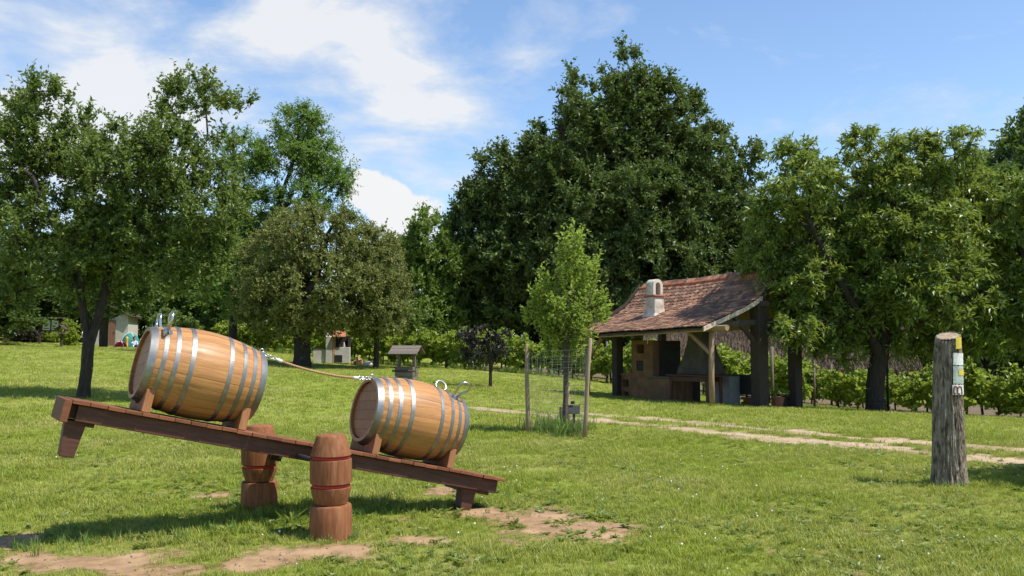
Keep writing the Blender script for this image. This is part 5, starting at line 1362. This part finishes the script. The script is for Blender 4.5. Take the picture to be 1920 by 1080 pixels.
b = on_ground(239, 56.4); tag(MB().lathe([(.10, 0), (.10, .05), (.07, .09), (.075, .45), (.09, .62), (.05, .72)], 12).build('yellow_skittle', M['yellow'], smooth=True), 'tall yellow toy skittle in front of the teal tent', 'toy').location = b
# child sitting on the grass
cb = on_ground(253, 54.5)
ch = thing('person', cb, 'small child in a light blue top sitting on the grass by the play tents', 'person', rz=R(-60))
def skin_fig(nm, chains, mm, parent, root=0):
    vs, es, rad = [], [], []
    for ch_ in chains:
        prev = None
        for (p, r) in ch_:
            if isinstance(p, int): prev = p; continue
            vs.append(p); rad.append(r); i = len(vs) - 1
            if prev is not None: es.append((prev, i))
            prev = i
    me = bpy.data.meshes.new(nm); me.from_pydata(vs, es, []); o = link(nm, me, parent)
    o.modifiers.new('skin', 'SKIN'); sk = me.skin_vertices[0].data
    for i, r in enumerate(rad): sk[i].radius = r if isinstance(r, tuple) else (r, r)
    sk[root].use_root = True
    s = o.modifiers.new('sub', 'SUBSURF'); s.levels = s.render_levels = 2
    me.materials.append(mm); o.modifiers['skin'].use_smooth_shade = True
    return o
body = skin_fig('body', [[((0, 0, .11), (.11, .095)), ((0, 0, .26), (.105, .085)), ((.01, 0, .40), (.12, .08)), ((.02, 0, .47), .045), ((.035, 0, .545), (.075, .08)), ((.035, 0, .63), (.075, .075))],
                         [(0, 0), ((.08, .085, .10), .075), ((.30, .12, .22), .06), ((.44, .10, .06), .045), ((.53, .11, .045), .035)],
                         [(0, 0), ((.08, -.085, .10), .075), ((.32, -.10, .18), .06), ((.48, -.09, .05), .045), ((.57, -.10, .045), .035)],
                         [(2, 0), ((.02, .13, .41), .045), ((.14, .17, .27), .036), ((.29, .10, .24), .028), ((.33, .09, .24), .02)],
                         [(2, 0), ((.02, -.13, .41), .045), ((.14, -.17, .27), .036), ((.30, -.08, .26), .028), ((.34, -.07, .26), .02)]], M['bluewhite'], ch)
m = MB(); m.lathe([(.001, -.115), (.05, -.105), (.075, -.06), (.088, 0), (.084, .05), (.06, .09), (.02, .108), (.001, .11)], 16); m.v = [(x + .045 + (.015 if x > .06 and abs(z) < .03 and abs(y) < .02 else 0), y * .92, z + .60) for x, y, z in m.v]
m.build('head', M['skin'], ch, smooth=True)
m = MB(); m.lathe([(.097, -.03), (.098, .03), (.075, .085), (.03, .118), (.001, .12)], 16); m.v = [(x + .028, y, z + .61) for x, y, z in m.v]; m.build('hair', M['hair'], ch, smooth=True)
b = on_ground(258, 53.8); mb_ = MB().lathe([(.06, 0), (.15, .03), (.17, .12), (.13, .2), (.05, .24)], 12); o = mb_.build('bundle', M['jeans'], smooth=True); o.location = b; tag(o, 'dark cloth bundle lying beside the sitting child', 'bundle')
# dark shrub left of the notice board, light shrubs right of it
def shrub(px, D, w, h, leafm, label, seed, n=60, L=.16):
    b = on_ground(px, D); rg = np.random.default_rng(seed)
    tips, od = sample_lobes([(np.array((0, 0, h * .55)), (w, w * .8, h * .5)), (np.array((w * .3, 0, h * .35)), (w * .8, w * .7, h * .35))], n, rg, .7); t = thing('shrub', b, label, 'shrub', 'shrubs at the lawn edge')
    P, par, r, e, st = grow([[(0, 0, -.1), (0, 0, h * .3)]], tips, rg, .3, .04, minr=.006); i = np.arange(1, len(P)); V, Fc = frusta(P[par[i]], P[i], r[par[i]], r[i], 4); link('stem', np_mesh('stem', V, Fc, M['bark']), t)
    V, Fc, lr, _, _ = crown_leaves(tips, od, rg, 4, .4, 7, L, L * .6); link('foliage', np_mesh('foliage', V, Fc, leafm, lr), t)
shrub(45, 61.5, 1.1, .9, LM['dark'], 'low dark shrub left of the notice board', 91, 90); shrub(128, 58.5, .55, 1.5, LM['vine'], 'bright yellow-green shrub right of the bird table', 92, 80); shrub(97, 63, .5, .9, LM['vine'], 'small bright shrub under the notice board', 93, 50)
shrub(345, 47, .8, 1.7, LM['plum'], 'green broad-leaved bush behind the left barrel', 94, 120); shrub(310, 48, .8, 2.0, LM['plum'], 'taller green bush behind the left barrel handles', 95, 130)
# ------------------------------------------------------------------ grass, clover and weeds
def tuft_mesh(seed, nb, h, w, spread, m):
    rr = np.random.default_rng(seed); V = []; Fc = []
    for k in range(nb):
        a = rr.uniform(0, 2 * np.pi); b = rr.uniform(0, 2 * np.pi); r0 = rr.uniform(0, spread); hh = h * rr.uniform(.45, 1.15); ln = hh * rr.uniform(.15, .8)
        p = np.array([r0 * np.cos(a), r0 * np.sin(a), -.004]); d = np.array([np.cos(b), np.sin(b), 0]); s = np.array([-d[1], d[0], 0]) * w * rr.uniform(.7, 1.2)
        m1 = p + d * ln * .3 + np.array([0, 0, hh * .6]); t_ = p + d * ln + np.array([0, 0, hh * .95])
        o = len(V); V += [p - s, p + s, m1 + s * .7, m1 - s * .7, t_]; Fc += [(o, o + 1, o + 2), (o, o + 2, o + 3), (o + 3, o + 2, o + 4)]
    return np_mesh('tuft', np.array(V), np.array(Fc), m)
def flower_mesh(seed):
    m = MB(); m.lathe([(.002, .05), (.010, .055), (.012, .064), (.008, .072), (.001, .074)], 7); m.tube([(0, 0, 0), (0, 0, .052)], .0015, 3)
    return m.mesh('flower', M['clover'])
M['clover'] = mat('clover_flower', (.80, .78, .72), (.7, .68, .6), 30, .7, 0)
def scatter(name, meshes, pts, scl, rotz, label, tilt=.15):
    c = bpy.data.collections.new(name + '_source')
    for me in meshes: c.objects.link(bpy.data.objects.new(name + '_piece', me))
    me = bpy.data.meshes.new(name); me.vertices.add(len(pts)); me.vertices.foreach_set('co', np.ascontiguousarray(pts, np.float32).ravel())
    a = me.attributes.new('scl', 'FLOAT', 'POINT'); a.data.foreach_set('value', np.asarray(scl, np.float32))
    rg = np.random.default_rng(1); rot = np.stack([rg.normal(0, tilt, len(pts)), rg.normal(0, tilt, len(pts)), rotz], -1).astype(np.float32)
    a = me.attributes.new('rot', 'FLOAT_VECTOR', 'POINT'); a.data.foreach_set('vector', rot.ravel())
    o = link(name, me); tag(o, label, kind='stuff')
    ng = bpy.data.node_groups.new(name, 'GeometryNodeTree'); ng.interface.new_socket('Geometry', in_out='INPUT', socket_type='NodeSocketGeometry'); ng.interface.new_socket('Geometry', in_out='OUTPUT', socket_type='NodeSocketGeometry')
    n = ng.nodes; L = ng.links; gi = n.new('NodeGroupInput'); go = n.new('NodeGroupOutput')
    mp = n.new('GeometryNodeMeshToPoints'); ci = n.new('GeometryNodeCollectionInfo'); ci.inputs['Collection'].default_value = c; ci.inputs['Separate Children'].default_value = True; ci.inputs['Reset Children'].default_value = True
    ip = n.new('GeometryNodeInstanceOnPoints'); ip.inputs['Pick Instance'].default_value = True
    def attr(nm, t):
        q = n.new('GeometryNodeInputNamedAttribute'); q.data_type = t; q.inputs[0].default_value = nm; return [s for s in q.outputs if s.enabled][0]
    L.new(gi.outputs[0], mp.inputs[0]); L.new(mp.outputs[0], ip.inputs['Points']); L.new(ci.outputs[0], ip.inputs['Instance'])
    er = n.new('FunctionNodeEulerToRotation'); L.new(attr('rot', 'FLOAT_VECTOR'), er.inputs[0]); L.new(er.outputs[0], ip.inputs['Rotation'])
    L.new(attr('scl', 'FLOAT'), ip.inputs['Scale']); L.new(ip.outputs[0], go.inputs[0])
    md = o.modifiers.new('scatter', 'NODES'); md.node_group = ng
    return o
TN = [tuft_mesh(200 + i, 12, .055, .0028, .05, M['grass']) for i in range(7)]
TF = [tuft_mesh(220 + i, 16, .085, .006, .16, M['grass']) for i in range(6)]
TT = [tuft_mesh(240 + i, 20, .22, .004, .07, M['grasstall']) for i in range(4)]
def fan(rg, n, D0, D1, pw):
    """points over the strip of lawn in front of the camera, D0..D1 metres down range, denser near"""
    f = rg.random(n); D = (D0 ** pw + f * (D1 ** pw - D0 ** pw)) ** (1 / pw); X = rg.uniform(-.62, .62, n) * D
    return X, D
rg = np.random.default_rng(99)
X, Y = fan(rg, 80000, 5.4, 16, 1.15)
sm = soil_mask(X, Y); pm = path_mask(X, Y)
keep = (sm < .62 - .55 * rg.random(len(X)) ** 1.5) & (pm < .45 - .4 * rg.random(len(X))) | (rg.random(len(X)) < .035)
X, Y = X[keep], Y[keep]; sm = sm[keep]
sc_n = rg.uniform(.45, 1.25, len(X)) * (.35 + 1.25 * fbm(X * 1.6, Y * 1.6, 55, 4)) * np.where(sm > .1, .75, 1) * (1 + .12 * np.clip((Y - 7) / 6, 0, 1))
scatter('grass_near', TN, np.stack([X, Y, mz(X, Y)], -1), sc_n, rg.uniform(0, 6.28, len(X)), 'short mown grass of the near lawn')
X, Y = fan(rg, 52000, 15, 62, .75)
pm = path_mask(X, Y); vm = vsoil_mask(X, Y); rd = row_dist(X, Y)
keep = (pm < .45 - .4 * rg.random(len(X))) & ((vm < .5) | (rg.random(len(X)) < .15)) & (rd < 3)
X, Y = X[keep], Y[keep]
scatter('grass_far', TF, np.stack([X, Y, mz(X, Y)], -1), rg.uniform(.5, 1.1, len(X)) * (.6 + .7 * fbm(X * .5, Y * .5, 57, 3)), rg.uniform(0, 6.28, len(X)), 'short mown grass of the far lawn')
# longer grass: in the tree guard, along the vine rows, at the post and log feet
P = []
c = on_ground(1043, 15.6)
for _ in range(48): P.append((c.x + rg.normal(0, .3), c.y + rg.normal(0, .3), rg.uniform(.8, 1.9)))
for _ in range(520):
    s = rg.uniform(0, vlen); p = V0 + vd * s + vn * rg.normal(-.5, .28); P.append((p.x, p.y, rg.uniform(.7, 1.5) * (1.3 if p.x < 2 else .55)))
for _ in range(26): a = rg.uniform(0, 6.28); P.append((PF.x + .20 * math.cos(a), PF.y + .20 * math.sin(a), rg.uniform(.25, .5)))
for _ in range(26): a = rg.uniform(0, 6.28); P.append((PB.x + .2 * math.cos(a), PB.y + .2 * math.sin(a), rg.uniform(.25, .5)))
for _ in range(30): a = rg.uniform(0, 6.28); P.append((log.location.x + .24 * math.cos(a), log.location.y + .24 * math.sin(a), rg.uniform(.25, .55)))
for _ in range(450):
    D_ = rg.uniform(6, 13); x_ = rg.uniform(-.6, .6) * D_
    if fbm(np.array([x_ * .8]), np.array([D_ * .8]), 58, 3)[0] > .5 and path_mask(np.array([x_]), np.array([D_]))[0] < .2: P.append((x_, D_, rg.uniform(.22, .48)))
for _ in range(150):                                                          # unmown strip in the seesaw's shade
    t = rg.uniform(-1.9, 1.6); q = SM @ Vector((t, 0, 0)); P.append((q.x - .45 + rg.normal(0, .22), q.y + rg.normal(-.12, .22), rg.uniform(.28, .62)))
P = np.array(P)
scatter('grass_long', TT, np.stack([P[:, 0], P[:, 1], mz(P[:, 0], P[:, 1])], -1), P[:, 2], rg.uniform(0, 6.28, len(P)), 'longer unmown grass round posts, vines and tree guard')
X, Y = fan(rg, 560, 6.2, 24, 1.0); cl = fbm(X * .45, Y * .45, 66, 3); keep = (cl > .5) & (soil_mask(X, Y) < .3) & (path_mask(X, Y) < .2); X, Y = X[keep], Y[keep]
scatter('clover_flowers', [flower_mesh(0)], np.stack([X, Y, mz(X, Y)], -1), rg.uniform(.35, .8, len(X)), rg.uniform(0, 6.28, len(X)), 'white clover flowers dotted over the lawn', .2)
def rosette(seed, n):
    rr = np.random.default_rng(seed); a = rr.uniform(0, 6.28, n); el = rr.uniform(.15, .9, n)
    ax = unit(np.stack([np.cos(a), np.sin(a), el], -1)); p = rr.normal(0, .012, (n, 3)) * np.array([1, 1, .3]) + np.array([0, 0, .008]); nr = unit(np.stack([-np.cos(a) * el, -np.sin(a) * el, np.ones(n)], -1))
    V, Fc = leaf_geo(p, ax, nr, rr.uniform(.03, .06, n), rr.uniform(.016, .03, n), rr); return np_mesh('rosette', V, Fc, LM['weed'], np.repeat(rr.random(n), 2))
X, Y = fan(rg, 5200, 5.6, 15, 1.1); cl = fbm(X * 1.1, Y * 1.1, 68, 3); keep = (cl > .47) & (soil_mask(X, Y) < .75) & (path_mask(X, Y) < .3); X, Y = X[keep], Y[keep]
scatter('lawn_herbs', [rosette(400 + i, 11) for i in range(5)], np.stack([X, Y, mz(X, Y)], -1), rg.uniform(.6, 1.3, len(X)), rg.uniform(0, 6.28, len(X)), 'low broad-leaved herbs growing through the lawn', .15)
def weed(px, py, k, n, label, seed, uprt=.35):
    b = ground_px(px, py); rr = np.random.default_rng(seed); t = thing('broadleaf_weed', b, label, 'weed', 'broadleaf weeds on the bare soil')
    a = rr.uniform(0, 6.28, n); el = rr.uniform(.1, 1.0, n) * uprt * 2
    ax = unit(np.stack([np.cos(a), np.sin(a), el], -1)); p = np.stack([np.cos(a) * .012, np.sin(a) * .012, np.full(n, .004)], -1) * k + rr.normal(0, .02 * k, (n, 3)) * np.array([1, 1, 0])
    nr = unit(np.stack([-np.cos(a) * el, -np.sin(a) * el, np.ones(n)], -1))
    V, Fc = leaf_geo(p, ax, nr, rr.uniform(.05, .11, n) * k, rr.uniform(.016, .03, n) * k, rr); link('leaves', np_mesh('leaves', V, Fc, LM['weed'], np.repeat(rr.random(n), 2)), t)
for i, (px, py, k, n, up_, lb) in enumerate([(1060, 985, 1.0, 26, .3, 'flat weed in the middle of the bare patch right of the seesaw'), (1120, 975, 1.2, 30, .45, 'leafy weed at the upper right rim of the bare patch'), (1135, 1000, .9, 22, .4, 'small weed right of centre on the bare patch'), (1230, 1000, 1.2, 34, .4, 'broad weed clump right of the bare patch'),
                                        (1060, 1010, .9, 24, .3, 'flat weed at the lower edge of the bare patch'), (545, 985, 1.5, 12, 1.2, 'upright long-leaved weed left of the front carved post'), (600, 1058, 1.0, 18, .3, 'small weed on the bare soil below the front carved post'), (1010, 1035, 1.0, 28, .4, 'leafy weed below the bare patch right of the seesaw'),
                                        (1275, 860, .8, 16, .5, 'little weed in the sunny lawn below the track'), (270, 1030, 1.0, 30, .4, 'leafy weed above the lower left bare patch'), (130, 1000, 1.3, 20, .8, 'weed clump in the seesaw shade at lower left')]):
    weed(px, py, k, n, lb, 300 + i, up_)
# pebbles on the soil and track
X = rg.uniform(-5, 3, 2600); Y = rg.uniform(5.6, 10, 2600); k1 = soil_mask(X, Y) > .6; X2 = rg.uniform(-2, 11, 9000); Y2 = rg.uniform(10, 24, 9000); k2 = path_mask(X2, Y2) > .4
X = np.concatenate([X[k1], X2[k2][:900]]); Y = np.concatenate([Y[k1], Y2[k2][:900]])
M['pebble'] = mat('pebble', (.36, .27, .18), (.26, .19, .12), 20, .9, .1)
pbm = []
for i in range(4):
    bm = bmesh.new(); bmesh.ops.create_icosphere(bm, subdivisions=1, radius=.012); rr = random.Random(i)
    for v in bm.verts: v.co *= rr.uniform(.7, 1.2); v.co.z *= .6
    me = bpy.data.meshes.new('pebble'); bm.to_mesh(me); bm.free(); me.materials.append(M['pebble']); pbm.append(me)
scatter('pebbles', pbm, np.stack([X, Y, mz(X, Y) + .014], -1), rg.uniform(.25, .9, len(X)) , rg.uniform(0, 6.28, len(X)), 'small pebbles on bare soil and track', .3)
